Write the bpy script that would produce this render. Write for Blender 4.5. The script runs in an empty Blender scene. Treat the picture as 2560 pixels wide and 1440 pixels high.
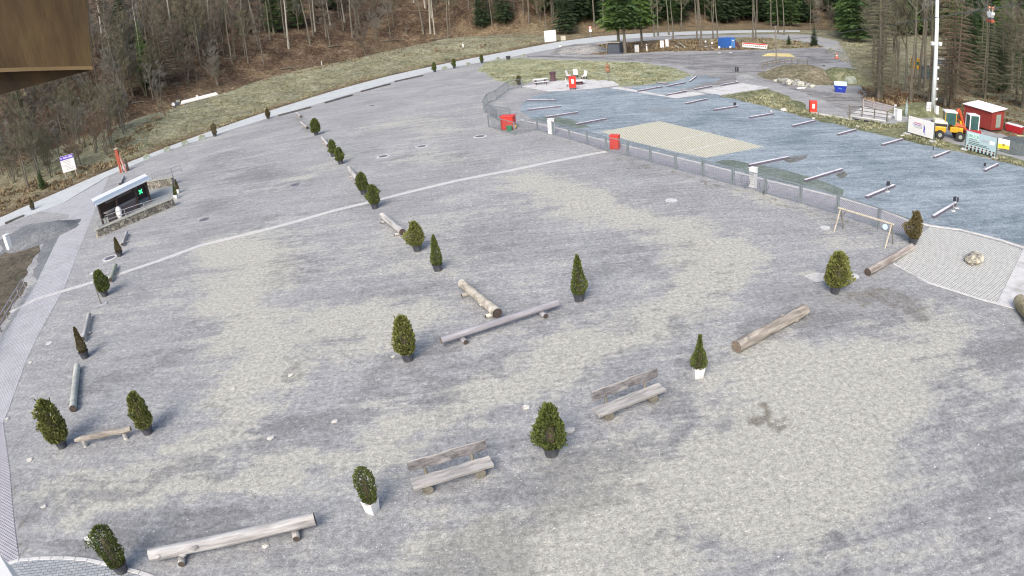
import bpy, bmesh, math, random
from mathutils import Vector, Matrix, noise
R = math.radians
S = bpy.context.scene
COL = S.collection
# ------------------------------------------------------------------ camera (equidistant wide lens of the webcam)
F_PX, PITCH, ROLL, CAM_H = 1693.0, 0.4448, -0.1004, 13.5
cr, sr, cp, sp = math.cos(ROLL), math.sin(ROLL), math.cos(PITCH), math.sin(PITCH)
RIGHT = Vector((cr, sp*sr, cp*sr)); DOWN = Vector((sr, -sp*cr, -cp*cr)); FWD = Vector((0, cp, -sp))
cd = bpy.data.cameras.new('camera'); cam = bpy.data.objects.new('camera', cd); COL.objects.link(cam)
cam.matrix_world = Matrix((( RIGHT.x, -DOWN.x, -FWD.x, 0), (RIGHT.y, -DOWN.y, -FWD.y, 0), (RIGHT.z, -DOWN.z, -FWD.z, CAM_H), (0, 0, 0, 1)))
cd.type = 'PANO'; cd.panorama_type = 'FISHEYE_LENS_POLYNOMIAL'
cd.sensor_fit = 'HORIZONTAL'; cd.sensor_width = 36.0; cd.sensor_height = 20.25
cd.fisheye_fov = math.pi
cd.fisheye_polynomial_k0 = 0.0; cd.fisheye_polynomial_k1 = -1.0/(F_PX/2560*36)
cd.fisheye_polynomial_k2 = cd.fisheye_polynomial_k3 = cd.fisheye_polynomial_k4 = 0.0
cd.clip_start = 0.05; cd.clip_end = 3000
S.camera = cam
# ------------------------------------------------------------------ sky, sun, exposure (overcast morning)
w = bpy.data.worlds.new("World"); S.world = w; w.use_nodes = True
nt = w.node_tree; bg = nt.nodes['Background']
sky = nt.nodes.new('ShaderNodeTexSky'); sky.sky_type = 'NISHITA'; sky.sun_disc = False
SUN_EL, SUN_AZ = R(42), R(200)
sky.sun_elevation = SUN_EL; sky.sun_rotation = SUN_AZ; sky.air_density = 1.0; sky.dust_density = 4.0; sky.ozone_density = 0.7
nt.links.new(sky.outputs[0], bg.inputs[0]); bg.inputs[1].default_value = 0.14
sl = bpy.data.lights.new('sun', 'SUN'); sl.energy = 1.3; sl.angle = R(28); sl.color = (1.0, 0.975, 0.94)
sun = bpy.data.objects.new('sun', sl); COL.objects.link(sun)
sd = Vector((math.sin(SUN_AZ)*math.cos(SUN_EL), math.cos(SUN_AZ)*math.cos(SUN_EL), math.sin(SUN_EL)))
sun.rotation_euler = sd.to_track_quat('Z', 'Y').to_euler(); sun.location = sd*60
S.view_settings.view_transform = 'Standard'; S.view_settings.look = 'None'; S.view_settings.gamma = 1; S.view_settings.use_curve_mapping = False
S.view_settings.exposure = 0.7
S.render.engine = 'CYCLES'
S.cycles.use_denoising = True
S.cycles.max_bounces = 5; S.cycles.transparent_max_bounces = 12
S.cycles.pixel_filter_type = 'BLACKMAN_HARRIS'; S.cycles.filter_width = 1.1

# ------------------------------------------------------------------ placing things: photo pixel -> ray -> ground
def ray(px, py):
    dx, dy = px-1280.0, py-720.0
    r = math.hypot(dx, dy)+1e-9; th = r/F_PX; s = math.sin(th)/r
    return (RIGHT*(dx*s)+DOWN*(dy*s)+FWD*math.cos(th)).normalized()
def at(px, py, z=0.0):
    d = ray(px, py); t = (z-CAM_H)/d.z
    return Vector((d.x*t, d.y*t, z))
def project(p):
    v = Vector(p)-Vector((0, 0, CAM_H)); x, y, z = v.dot(RIGHT), v.dot(DOWN), v.dot(FWD)
    q = math.hypot(x, y); th = math.atan2(q, z)
    return (1280+x/q*th*F_PX, 720+y/q*th*F_PX)

# far edge of the asphalt road, the line behind which the bank and the wooded hill rise
ROAD = [(-150,-60),(-95,5),(-55,58),(-50.5,66.3),(-46.5,74.3),(-41.9,82.7),(-34.5,94.9),(-25.6,109.2),(-18.2,118.7),(-9.9,126.7),(4.8,140),(16.3,152.5),(26.4,159.7),(36.7,163),(56.5,164.5),(75,165),(100,163),(140,175)]
def road_dist(x, y):
    best = 1e9; sgn = 1; s_at = 0; acc = 0
    for (x0, y0), (x1, y1) in zip(ROAD, ROAD[1:]):
        ex, ey = x1-x0, y1-y0; L2 = ex*ex+ey*ey; L = math.sqrt(L2)
        t = max(0, min(1, ((x-x0)*ex+(y-y0)*ey)/L2))
        qx, qy = x-(x0+t*ex), y-(y0+t*ey); d = qx*qx+qy*qy
        if d < best: best = d; sgn = 1 if (ex*(y-y0)-ey*(x-x0)) > 0 else -1; s_at = acc+t*L
        acc += L
    return sgn*math.sqrt(best), s_at
def sm(a, b, x):
    t = max(0.0, min(1.0, (x-a)/(b-a))); return t*t*(3-2*t)
def fbm(x, y, s, o=3, z=0.0):
    return noise.fractal(Vector((x*s, y*s, z)), 1.0, 2.0, o)
# along-road length: ~190 at left info board, ~260 mid, ~330 top centre
def terrain(x, y):
    d, s = road_dist(x, y)
    z = -0.03
    if d > 0:
        bank = sm(150, 170, s)*(1-sm(262, 290, s))
        b = 2.4*sm(0.6, 23, d)*(1-sm(23, 29, d))*bank
        start = 8+24*bank+6*sm(300, 330, s)
        slope = 0.36*(1-sm(305, 350, s))+0.03+0.10*sm(380, 460, s)
        h = max(0, d-start); hill = slope*h*sm(0, 25, h)
        hill = 75*(1-math.exp(-hill/75))
        z += b+hill+fbm(x, y, .05)*min(1.2, .04*h+.02*d*sm(0,10,d))+fbm(x, y, .25)*.15*sm(1, 6, d)
    # wooded slope beyond the meadow on the right
    e = (x*.80+y*.60)
    q = max(0, e-190); z += (90*(1-math.exp(-.38*q*sm(0, 40, q)/90)))*sm(-20, 60, x) if d < 0 or s > 330 else 0
    # dug mound near the blue skip and creek
    mx, my = 47.0, 90.5
    g = math.exp(-(((x-mx)/7.5)**2+((y-my)/4.5)**2)); z += 0*g
    cx = x*.75+y*.0-0
    return z
_tc = {}
def tgrid(i, j):
    k = (i, j)
    if k not in _tc: _tc[k] = (terrain(i*2.0, j*2.0), road_dist(i*2.0, j*2.0)[0])
    return _tc[k]
def tfast(x, y):
    u, v = x/2.0, y/2.0; i, j = math.floor(u), math.floor(v); u -= i; v -= j
    a, b, c, d = tgrid(i, j), tgrid(i+1, j), tgrid(i, j+1), tgrid(i+1, j+1)
    return tuple((a[k]*(1-u)+b[k]*u)*(1-v)+(c[k]*(1-u)+d[k]*u)*v for k in (0, 1))
def hit(px, py, tmax=520):
    d = ray(px, py); t = 8.0; o = Vector((0, 0, CAM_H)); prev = t
    def under(p):
        z, rd = tfast(p.x, p.y)
        return p.z < (max(0.0, z) if rd < 0 else z)
    while t < tmax:
        p = o+d*t
        if under(p):
            lo, hi = prev, t
            for _ in range(12):
                m = (lo+hi)/2
                if under(o+d*m): hi = m
                else: lo = m
            p = o+d*hi; z, rd = tfast(p.x, p.y); return Vector((p.x, p.y, max(0.0, z) if rd < 0 else z))
        prev = t; t += max(.8, t*.015) if t > 30 else 4
    return None

# ------------------------------------------------------------------ materials
MATS = {}
def newmat(name):
    m = bpy.data.materials.new(name); m.use_nodes = True; n = m.node_tree; return m, n, n.nodes['Principled BSDF']
def ramp(n, fac, stops):
    r = n.nodes.new('ShaderNodeValToRGB'); r.color_ramp.elements.remove(r.color_ramp.elements[0])
    r.color_ramp.elements[0].position = stops[0][0]; r.color_ramp.elements[0].color = (*stops[0][1], 1)
    for p, c in stops[1:]:
        e = r.color_ramp.elements.new(p); e.color = (*c, 1)
    n.links.new(fac, r.inputs[0]); return r.outputs[0]
def tex(n, kind, coord, scale, **k):
    t = n.nodes.new(kind); n.links.new(coord, t.inputs['Vector']); t.inputs['Scale'].default_value = scale
    for a, v in k.items(): t.inputs[a].default_value = v
    return t
def coords(n, rot=0, scl=(1, 1, 1)):
    tc = n.nodes.new('ShaderNodeTexCoord'); mp = n.nodes.new('ShaderNodeMapping')
    n.links.new(tc.outputs['Object'], mp.inputs[0]); mp.inputs['Rotation'].default_value = (0, 0, rot); mp.inputs['Scale'].default_value = scl
    return mp.outputs[0]
def mix(n, f, a, b, mode='MIX'):
    m = n.nodes.new('ShaderNodeMix'); m.data_type = 'RGBA'; m.blend_type = mode
    for s, v in ((0, f), (6, a), (7, b)):
        if hasattr(v, 'is_linked') or hasattr(v, 'links'): n.links.new(v, m.inputs[s])
        elif s == 0: m.inputs[0].default_value = v
        else: m.inputs[s].default_value = (*v, 1)
    return m.outputs[2]
def math_(n, op, a, b=None):
    m = n.nodes.new('ShaderNodeMath'); m.operation = op
    for i, v in enumerate((a, b)):
        if v is None: continue
        if isinstance(v, (int, float)): m.inputs[i].default_value = v
        else: n.links.new(v, m.inputs[i])
    return m.outputs[0]
def attr(n, name):
    a = n.nodes.new('ShaderNodeAttribute'); a.attribute_name = name; return a
def bump(n, bs, h, dist, st=1.0):
    b = n.nodes.new('ShaderNodeBump'); b.inputs['Distance'].default_value = dist; b.inputs['Strength'].default_value = st
    n.links.new(h, b.inputs['Height']); n.links.new(b.outputs[0], bs.inputs['Normal'])
def mat(name, c1, c2=None, scale=6, rough=.8, bmp=0, metal=0, stretch=None, dirt=None):
    if name in MATS: return MATS[name]
    m, n, bs = newmat(name); c2 = c2 or tuple(x*.8 for x in c1)
    co = coords(n, 0, stretch or (1, 1, 1))
    t = tex(n, 'ShaderNodeTexNoise', co, scale, Detail=5.0, Roughness=.65)
    c = ramp(n, t.outputs[0], [(.32, c2), (.68, c1)])
    if dirt:
        t2 = tex(n, 'ShaderNodeTexNoise', co, scale*.35, Detail=6.0, Roughness=.7)
        f = ramp(n, t2.outputs[0], [(.5, (0, 0, 0)), (.68, (1, 1, 1))]); c = mix(n, f, c, dirt)
    n.links.new(c, bs.inputs['Base Color']); bs.inputs['Roughness'].default_value = rough; bs.inputs['Metallic'].default_value = metal
    if bmp: bump(n, bs, t.outputs[0], bmp)
    MATS[name] = m; return m

def gravel_mat(name, base, light, warm, streak_rot, attrs=True, bias=.5, contrast=1.0, streak_amt=1.0):
    m, n, bs = newmat(name)
    co = coords(n); cs = coords(n, streak_rot, (.10, .75, 1))
    big = tex(n, 'ShaderNodeTexNoise', co, .16, Detail=8.0, Roughness=.62, Distortion=.6)
    st = tex(n, 'ShaderNodeTexNoise', cs, 1.0, Detail=9.0, Roughness=.68, Distortion=1.2)
    st2 = tex(n, 'ShaderNodeTexNoise', coords(n, streak_rot+.2, (.6, 3.2, 1)), 1.0, Detail=9.0, Roughness=.7)
    mid = tex(n, 'ShaderNodeTexNoise', co, 1.6, Detail=8.0, Roughness=.7)
    fine = tex(n, 'ShaderNodeTexNoise', co, 5.0, Detail=9.0, Roughness=.93)
    vor = tex(n, 'ShaderNodeTexVoronoi', co, 26.0)
    s = math_(n, 'ADD', math_(n, 'MULTIPLY', st.outputs[0], .68*streak_amt), math_(n, 'MULTIPLY', big.outputs[0], .7))
    s = math_(n, 'ADD', s, math_(n, 'MULTIPLY', mid.outputs[0], .6))
    s = math_(n, 'ADD', s, math_(n, 'MULTIPLY', st2.outputs[0], .42*streak_amt))
    s = math_(n, 'SUBTRACT', s, (.7+.6+.68*streak_amt+.42*streak_amt)/2-.5)
    col = ramp(n, s, [(.5-.22/contrast, base), (.5+.2/contrast, light)])
    if attrs:
        a = attr(n, 'zone'); sep = n.nodes.new('ShaderNodeSeparateColor'); n.links.new(a.outputs['Color'], sep.inputs[0])
        # zone R: dusty beige fines, G: damp dark gravel, B: brown/greenish leaf dirt
        f = math_(n, 'ADD', math_(n, 'MULTIPLY', sep.outputs[0], 1.25), math_(n, 'MULTIPLY', math_(n, 'SUBTRACT', s, .5), 3.4))
        f = ramp(n, f, [(.2, (0, 0, 0)), (1.0, (.9, .9, .9))]); col = mix(n, f, col, warm)
        g = math_(n, 'ADD', math_(n, 'MULTIPLY', sep.outputs[1], 1.2), math_(n, 'MULTIPLY', math_(n, 'SUBTRACT', .5, s), 3.4))
        g = ramp(n, g, [(.4, (0, 0, 0)), (1.0, (.36, .36, .36))]); col = mix(n, g, col, tuple(x*.55 for x in base))
        b = math_(n, 'ADD', sep.outputs[2], math_(n, 'MULTIPLY', math_(n, 'SUBTRACT', mid.outputs[0], .5), 2.2))
        b = ramp(n, b, [(.45, (0, 0, 0)), (1.0, (.75, .75, .75))]); col = mix(n, b, col, (.16, .145, .115))
    gr = ramp(n, fine.outputs[0], [(.37, (.45, .45, .47)), (.5, (.98, .98, .98)), (.63, (1.5, 1.48, 1.46))])
    col = mix(n, 1.0, col, gr, 'MULTIPLY')
    vr = ramp(n, vor.outputs['Color'], [(.0, (.78, .78, .8)), (.8, (1.05, 1.05, 1.03)), (.97, (1.55, 1.5, 1.45))]); col = mix(n, .8, col, vr, 'MULTIPLY')
    n.links.new(col, bs.inputs['Base Color']); bs.inputs['Roughness'].default_value = .95; bs.inputs['Specular IOR Level'].default_value = .2
    hgt = math_(n, 'ADD', fine.outputs[0], math_(n, 'MULTIPLY', mid.outputs[0], 2.0))
    hgt = math_(n, 'ADD', hgt, math_(n, 'MULTIPLY', st2.outputs[0], 1.5))
    bump(n, bs, hgt, .022, .8)
    return m

# ------------------------------------------------------------------ mesh builder
class MB:
    def __init__(s): s.v = []; s.f = []
    def add(s, vs, fs):
        o = len(s.v); s.v += [tuple(v) for v in vs]; s.f += [tuple(i+o for i in f) for f in fs]; return s
    def box(s, c, d, rz=0, taper=1.0, tilt=None):
        x, y, z = (a/2 for a in d); vs = []
        for k, t in ((-1, 1.0), (1, taper)):
            for a, b in ((-1, -1), (1, -1), (1, 1), (-1, 1)): vs.append(Vector((a*x*t, b*y*t, k*z)))
        M = Matrix.Rotation(rz, 3, 'Z')
        if tilt: M = M @ Matrix.Rotation(tilt[1], 3, tilt[0])
        vs = [M @ v+Vector(c) for v in vs]
        return s.add(vs, [(3, 2, 1, 0), (4, 5, 6, 7), (0, 1, 5, 4), (1, 2, 6, 5), (2, 3, 7, 6), (3, 0, 4, 7)])
    def tube(s, pts, rad, n=8, cap=True, jit=0, rnd=None):
        pts = [Vector(p) for p in pts]; o = len(s.v)
        if not hasattr(rad, '__len__'): rad = [rad]*len(pts)
        up = None
        for i, p in enumerate(pts):
            d = (pts[min(i+1, len(pts)-1)]-pts[max(i-1, 0)]).normalized()
            if up is None: up = Vector((0, 0, 1)) if abs(d.z) < .9 else Vector((1, 0, 0))
            a = d.cross(up).normalized(); b = d.cross(a).normalized()
            for k in range(n):
                t = 2*math.pi*k/n; r = rad[i]*(1+(rnd.uniform(-jit, jit) if jit else 0))
                s.v.append(tuple(p+a*math.cos(t)*r+b*math.sin(t)*r))
        for i in range(len(pts)-1):
            for k in range(n):
                q = (k+1) % n; s.f.append((o+i*n+k, o+i*n+q, o+(i+1)*n+q, o+(i+1)*n+k))
        if cap:
            s.f.append(tuple(o+k for k in range(n))[::-1]); s.f.append(tuple(o+(len(pts)-1)*n+k for k in range(n)))
        return s
    def lathe(s, prof, n=20, c=(0, 0, 0)):
        o = len(s.v)
        for r, z in prof:
            for k in range(n):
                t = 2*math.pi*k/n; s.v.append((c[0]+r*math.cos(t), c[1]+r*math.sin(t), c[2]+z))
        for i in range(len(prof)-1):
            for k in range(n):
                q = (k+1) % n; s.f.append((o+i*n+k, o+i*n+q, o+(i+1)*n+q, o+(i+1)*n+k))
        return s
    def disc(s, c, r, n=20, ax=None):
        o = len(s.v)
        for k in range(n):
            t = 2*math.pi*k/n
            s.v.append((c[0]+r*math.cos(t), c[1]+r*math.sin(t), c[2]))
        s.f.append(tuple(range(o, o+n))); return s
    def prism(s, poly, z0, z1):
        n = len(poly); vs = [(x, y, z0) for x, y in poly]+[(x, y, z1) for x, y in poly]
        return s.add(vs, [tuple(range(n))[::-1], tuple(range(n, 2*n))]+[(i, (i+1) % n, n+(i+1) % n, n+i) for i in range(n)])
    def blob(s, c, r, rnd, n=8, m=5, sq=(1, 1, .7), j=.25):
        o = len(s.v)
        s.v.append((c[0], c[1], c[2]-r*sq[2]))
        for i in range(1, m):
            ph = -math.pi/2+math.pi*i/m
            for k in range(n):
                t = 2*math.pi*k/n; q = r*(1+rnd.uniform(-j, j))
                s.v.append((c[0]+q*sq[0]*math.cos(ph)*math.cos(t), c[1]+q*sq[1]*math.cos(ph)*math.sin(t), c[2]+q*sq[2]*math.sin(ph)))
        s.v.append((c[0], c[1], c[2]+r*sq[2])); e = len(s.v)-1
        for k in range(n):
            q = (k+1) % n; s.f.append((o, o+1+q, o+1+k)); s.f.append((e, o+1+(m-2)*n+k, o+1+(m-2)*n+q))
            for i in range(m-2): s.f.append((o+1+i*n+k, o+1+i*n+q, o+1+(i+1)*n+q, o+1+(i+1)*n+k))
        return s
    def mesh(s, name, m, smooth=False):
        me = bpy.data.meshes.new(name); me.from_pydata(s.v, [], s.f); me.update()
        if smooth: me.polygons.foreach_set('use_smooth', [True]*len(me.polygons))
        if m: me.materials.append(m)
        return me
    def build(s, name, m, parent=None, loc=None, rz=0, smooth=False, bev=0):
        o = bpy.data.objects.new(name, s.mesh(name, m, smooth)); COL.objects.link(o); o.parent = parent
        if loc is not None: o.location = loc
        o.rotation_euler = (0, 0, rz)
        if bev:
            b = o.modifiers.new('b', 'BEVEL'); b.width = bev; b.segments = 2; b.limit_method = 'ANGLE'
        return o
def thing(name, label, cat, loc=(0, 0, 0), rz=0, group=None, sc=None):
    o = bpy.data.objects.new(name, None); COL.objects.link(o); o.location = loc; o.rotation_euler = (0, 0, rz); o.empty_display_size = .2
    return tag(o, label, cat, group)
def tag(o, label, cat, group=None, kind=None):
    if label: o['label'] = label
    if cat: o['category'] = cat
    if group: o['group'] = group
    if kind: o['kind'] = kind
    return o
def struct(o): o['kind'] = 'structure'; return o
def part(name, mesh, parent, loc=(0, 0, 0), rz=0):
    o = bpy.data.objects.new(name, mesh); COL.objects.link(o); o.parent = parent; o.location = loc; o.rotation_euler = (0, 0, rz); return o
def ang(a, b): return math.atan2(b[1]-a[1], b[0]-a[0])

# ------------------------------------------------------------------ setting: terrain, plaza, sheets
def wpoly(pxs, z=0.0): return [at(x, y, z) for x, y in pxs]
def jag(poly, step, amp, seed=0):
    rnd = random.Random(seed); out = []
    for i, a in enumerate(poly):
        b = poly[(i+1) % len(poly)]; L = math.hypot(b[0]-a[0], b[1]-a[1]); k = max(1, int(L/step)); k = min(k, 80)
        nx, ny = (-(b[1]-a[1])/L, (b[0]-a[0])/L) if L else (0, 0)
        for j in range(k):
            t = j/k; o = amp*(fbm(a[0]+(b[0]-a[0])*t, a[1]+(b[1]-a[1])*t, .35, 4, seed)*1.6+rnd.uniform(-.3, .3)) if j else 0
            out.append((a[0]+(b[0]-a[0])*t+nx*o, a[1]+(b[1]-a[1])*t+ny*o))
    return out
def sheet(name, poly, z, m, kind='structure', jagged=None, thick=0):
    if jagged: poly = jag(poly, *jagged)
    bm = bmesh.new(); vs = [bm.verts.new((p[0], p[1], z)) for p in poly]
    f = bm.faces.new(vs); f.normal_update()
    if f.normal.z < 0: f.normal_flip()
    bmesh.ops.triangulate(bm, faces=[f], ngon_method='EAR_CLIP')
    if thick:
        r = bmesh.ops.extrude_edge_only(bm, edges=[e for e in bm.edges if e.is_boundary])
        for v in r['geom']:
            if isinstance(v, bmesh.types.BMVert): v.co.z = z-thick
    bmesh.ops.recalc_face_normals(bm, faces=bm.faces[:]) if thick else None
    me = bpy.data.meshes.new(name); bm.to_mesh(me); bm.free(); me.materials.append(m)
    o = bpy.data.objects.new(name, me); COL.objects.link(o)
    if kind: o['kind'] = kind
    return o
def seg_dist(px, py, a, b):
    ex, ey = b[0]-a[0], b[1]-a[1]; L2 = ex*ex+ey*ey or 1e-9
    t = max(0, min(1, ((px-a[0])*ex+(py-a[1])*ey)/L2)); return math.hypot(px-a[0]-t*ex, py-a[1]-t*ey)
STROKES = []   # (channel, world polyline, half width, strength)
def stroke(ch, pxs, hw, st): 
    P = wpoly(pxs); xs = [p[0] for p in P]; ys = [p[1] for p in P]
    STROKES.append((ch, P, hw, st, min(xs)-2.5*hw, max(xs)+2.5*hw, min(ys)-2.5*hw, max(ys)+2.5*hw))
for s_ in [
 (0, [(560,620),(640,640),(650,700)], 2.6, .9), (0, [(540,760),(620,850),(720,850),(900,790),(1040,790)], 1.8, .85),
 (0, [(1330,450),(1420,480),(1540,530),(1660,560),(1760,600),(1800,640)], 2.0, 1.0), (0, [(1790,640),(1720,760),(1600,820),(1450,880)], 1.6, .95),
 (0, [(1450,880),(1320,930),(1200,990),(1060,1050),(960,1120)], 1.0, .95), (0, [(960,1120),(800,1170),(640,1210),(480,1220),(320,1260),(200,1280)], .65, .95),
 (0, [(640,930),(560,1000),(620,1060),(520,1130),(380,1180),(120,1220)], .8, .8), (0, [(620,960),(820,900),(980,840)], .8, .5),
 (0, [(1950,900),(1900,1000),(1850,1100),(1700,1200),(1550,1320),(1400,1420)], 1.5, .62), (0, [(2380,800),(2250,870),(2100,960),(2050,1100),(1950,1300)], 1.6, .6),
 (0, [(700,470),(760,440),(850,400)], 1.5, .5), (0, [(1100,330),(1060,300),(980,310)], 3, .5), (0, [(1000,400),(1080,385),(1150,400)], 1.6, .6),
 (0, [(1960,300),(2000,320)], 1, .0), (0, [(1850,480),(1950,500),(2050,540),(2100,600)], .9, .5), (0, [(2020,690),(2080,695)], .5, 1.0),
 (0, [(2180,810),(2330,760),(2300,800)], .5, .6), (0, [(640,1370),(900,1390),(1200,1330)], .8, .35),
 (0, [(1250,1400),(1500,1300),(1800,1200)], 2.4, .45), (0, [(2000,950),(2200,1150),(2150,1350)], 2.6, .42), (0, [(300,760),(480,700),(600,640)], 2.5, .3), (0, [(900,640),(1150,560),(1350,520)], 2.5, .3), (0, [(640,850),(800,820),(1000,740),(1150,640)], 2.5, .35),
 (0, [(560,1150),(640,1060),(700,960),(700,880)], .17, .55), (0, [(600,1160),(680,1075),(745,980),(745,890)], .17, .55), (1, [(580,1155),(660,1068),(722,970),(722,885)], .15, .8), (1, [(480,1210),(560,1120),(640,1020)], .15, .8), (1, [(380,560),(520,520),(700,500)], .2, .5),
 (0, [(1330,980),(1500,880),(1650,800),(1760,700),(1790,600)], .2, .45), (1, [(1360,995),(1530,895),(1690,810),(1800,710),(1830,610)], .16, .7), (1, [(1290,965),(1450,870),(1600,790),(1710,690),(1740,600)], .16, .6), (1, [(1000,330),(1060,345),(1120,330),(1140,300)], .3, .5), (1, [(980,310),(1060,325),(1120,310)], .3, .4),
 (1, [(300,900),(420,860),(560,800),(700,720)], .2, .6), (1, [(320,940),(440,895),(580,830),(720,750)], .2, .5), (1, [(1900,560),(1800,700),(1700,850),(1560,980)], .2, .35),
 (1, [(1230,920),(1080,990),(880,1050),(700,1120),(600,1180)], .9, .75), (1, [(900,1000),(1000,900),(1150,860),(1400,800)], 1.0, .75),
 (1, [(2060,800),(1900,820),(1780,900),(1700,1020),(1560,1130),(1400,1250),(1280,1340),(1100,1430)], .85, .9), (0, [(1450,1420),(1750,1250),(2100,1080),(2350,900)], 2.2, .6), (1, [(1340,1150),(1280,1290),(1150,1400)], 1.5, .55),
 (1, [(2520,880),(2500,1050),(2480,1250),(2500,1430)], 1.8, .85), (1, [(2200,950),(2230,1000)], .5, .6), (1, [(2050,1340),(2150,1430)], .7, .4),
 (1, [(700,560),(730,640),(700,700)], 2.2, .55), (1, [(110,1260),(300,1220),(480,1170)], .55, .9), (1, [(560,380),(650,440),(560,520)], 4, .5),
 (1, [(90,1400),(250,1350),(640,1300)], 1.0, .6), (1, [(1600,640),(1500,700),(1380,640)], 2.0, .45), (1, [(880,370),(1080,380)], 1.5, .4), (1,[(250,960),(420,900)],1.2,.6),
 (1, [(540,1012),(556,1030)], .28, 1.5), (1, [(830,1050),(850,1060)], .3, 1.3), (1, [(722,932),(738,945)], .3, 1.3), (1, [(1080,960),(1110,966)], .25, 1.2), (1, [(1310,1012),(1325,1022)], .25, 1.1), (1, [(575,968),(590,980)], .25, 1.1),(1, [(668,1095),(685,1100)], .2, 1.0),
 (2, [(2120,740),(2200,730),(2290,770)], .9, .8), (2, [(1880,1030),(1940,1055)], .3, 1.2), (2, [(2400,860),(2480,900)], .8, .25),
 (2, [(1395,352),(1540,394),(1700,438),(1900,490),(2100,548),(2270,605)], .3, .85), (2, [(250,590),(450,520)], .5, .5), (2, [(740,290),(780,330)], 1.0, .8),
 (2, [(60,1180),(80,1300),(110,1390)], .25, .8), (2, [(480,400),(470,450)], 1.5, .2)]: stroke(*s_)
def zone(x, y):
    c = [0, 0, 0]; x, y = x+1.1*fbm(x, y, .45, 4)+.5*fbm(x, y, 1.7, 3, 9), y+1.1*fbm(x, y, .45, 4, 7.7)+.5*fbm(x, y, 1.7, 3, 4)
    for ch, P, hw, st, x0, x1, y0, y1 in STROKES:
        if x < x0 or x > x1 or y < y0 or y > y1: continue
        d = min(seg_dist(x, y, a, b) for a, b in zip(P, P[1:])); c[ch] += st*math.exp(-(d/hw)**2)
    return [min(1.6, v) for v in c]
def inside(x, y, P):
    c = False; j = len(P)-1
    for i in range(len(P)):
        if (P[i][1] > y) != (P[j][1] > y) and x < (P[j][0]-P[i][0])*(y-P[i][1])/(P[j][1]-P[i][1])+P[i][0]: c = not c
        j = i
    return c
NO_GRAVEL = [wpoly([(2125,262),(2165,232),(2125,150),(2090,95),(2140,70),(2560,70),(2900,120),(2900,420),(2560,352),(2480,330),(2340,290),(2290,272),(2230,262)]),
             wpoly([(1452,119),(1540,108),(1640,100),(1800,94),(1900,93),(2010,104),(2060,118),(1930,125),(1760,127),(1650,129),(1560,134),(1500,137),(1430,136),(1400,128)])]
def gravel_plaza(m):
    me = bpy.data.meshes.new('gravel_plaza'); vs = []; fs = []; cols = []
    def grid(x0, x1, y0, y1, st):
        nx, ny = int((x1-x0)/st), int((y1-y0)/st); o = len(vs)
        for j in range(ny+1):
            for i in range(nx+1):
                x, y = x0+i*st, y0+j*st; vs.append((x, y, 0)); cols.append(zone(x, y))
        for j in range(ny):
            for i in range(nx):
                cx, cy = x0+(i+.5)*st, y0+(j+.5)*st
                if road_dist(cx, cy)[0] > -1 or any(inside(cx, cy, P) for P in NO_GRAVEL): continue
                a = o+j*(nx+1)+i; fs.append((a, a+1, a+nx+2, a+nx+1))
    grid(-30, 34.2, 2, 42.2, .2); grid(-60, -30, 2, 42.2, .6); grid(-60, 75, 42.2, 150, .75); grid(34.2, 75, 2, 42.2, .6)
    me.from_pydata(vs, [], fs); me.update()
    a = me.attributes.new('zone', 'FLOAT_COLOR', 'POINT'); flat = []
    for c in cols: flat += [c[0], c[1], c[2], 1.0]
    a.data.foreach_set('color', flat); me.materials.append(m)
    o = bpy.data.objects.new('gravel_plaza', me); COL.objects.link(o); struct(o)
STREAK = -R(24)
M_plaza = gravel_mat('plaza_gravel', (.262, .266, .268), (.385, .39, .394), (.445, .44, .39), STREAK, contrast=1.1)
gravel_plaza(M_plaza)

def forest_floor():
    m, n, bs = newmat('forest_floor')
    co = coords(n); a = attr(n, 'zone'); sep = n.nodes.new('ShaderNodeSeparateColor'); n.links.new(a.outputs['Color'], sep.inputs[0])
    t = tex(n, 'ShaderNodeTexNoise', co, .22, Detail=8.0, Roughness=.7); f = tex(n, 'ShaderNodeTexNoise', co, 1.6, Detail=8.0, Roughness=.78)
    leaf = ramp(n, f.outputs[0], [(.3, (.036, .028, .022)), (.5, (.12, .083, .058)), (.7, (.28, .205, .15))])
    dry = ramp(n, f.outputs[0], [(.3, (.10, .08, .04)), (.5, (.26, .2, .12)), (.68, (.48, .40, .28))])
    grs = ramp(n, f.outputs[0], [(.3, (.12, .125, .07)), (.48, (.29, .285, .18)), (.66, (.54, .525, .39))])
    pf = ramp(n, t.outputs[0], [(.45, (0, 0, 0)), (.62, (.8, .8, .8))]); leaf = mix(n, pf, leaf, mix(n, .5, leaf, dry)); c = mix(n, sep.outputs[0], leaf, dry); c = mix(n, sep.outputs[1], c, grs)
    dk = ramp(n, t.outputs[0], [(.35, (.6, .6, .6)), (.6, (1.1, 1.1, 1.1))]); c = mix(n, 1.0, c, dk, 'MULTIPLY')
    n.links.new(c, bs.inputs['Base Color']); bs.inputs['Roughness'].default_value = 1; bs.inputs['Specular IOR Level'].default_value = .1
    bump(n, bs, math_(n, 'ADD', f.outputs[0], t.outputs[0]), .5, 1.0)
    return m
M_floor = forest_floor()
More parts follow.
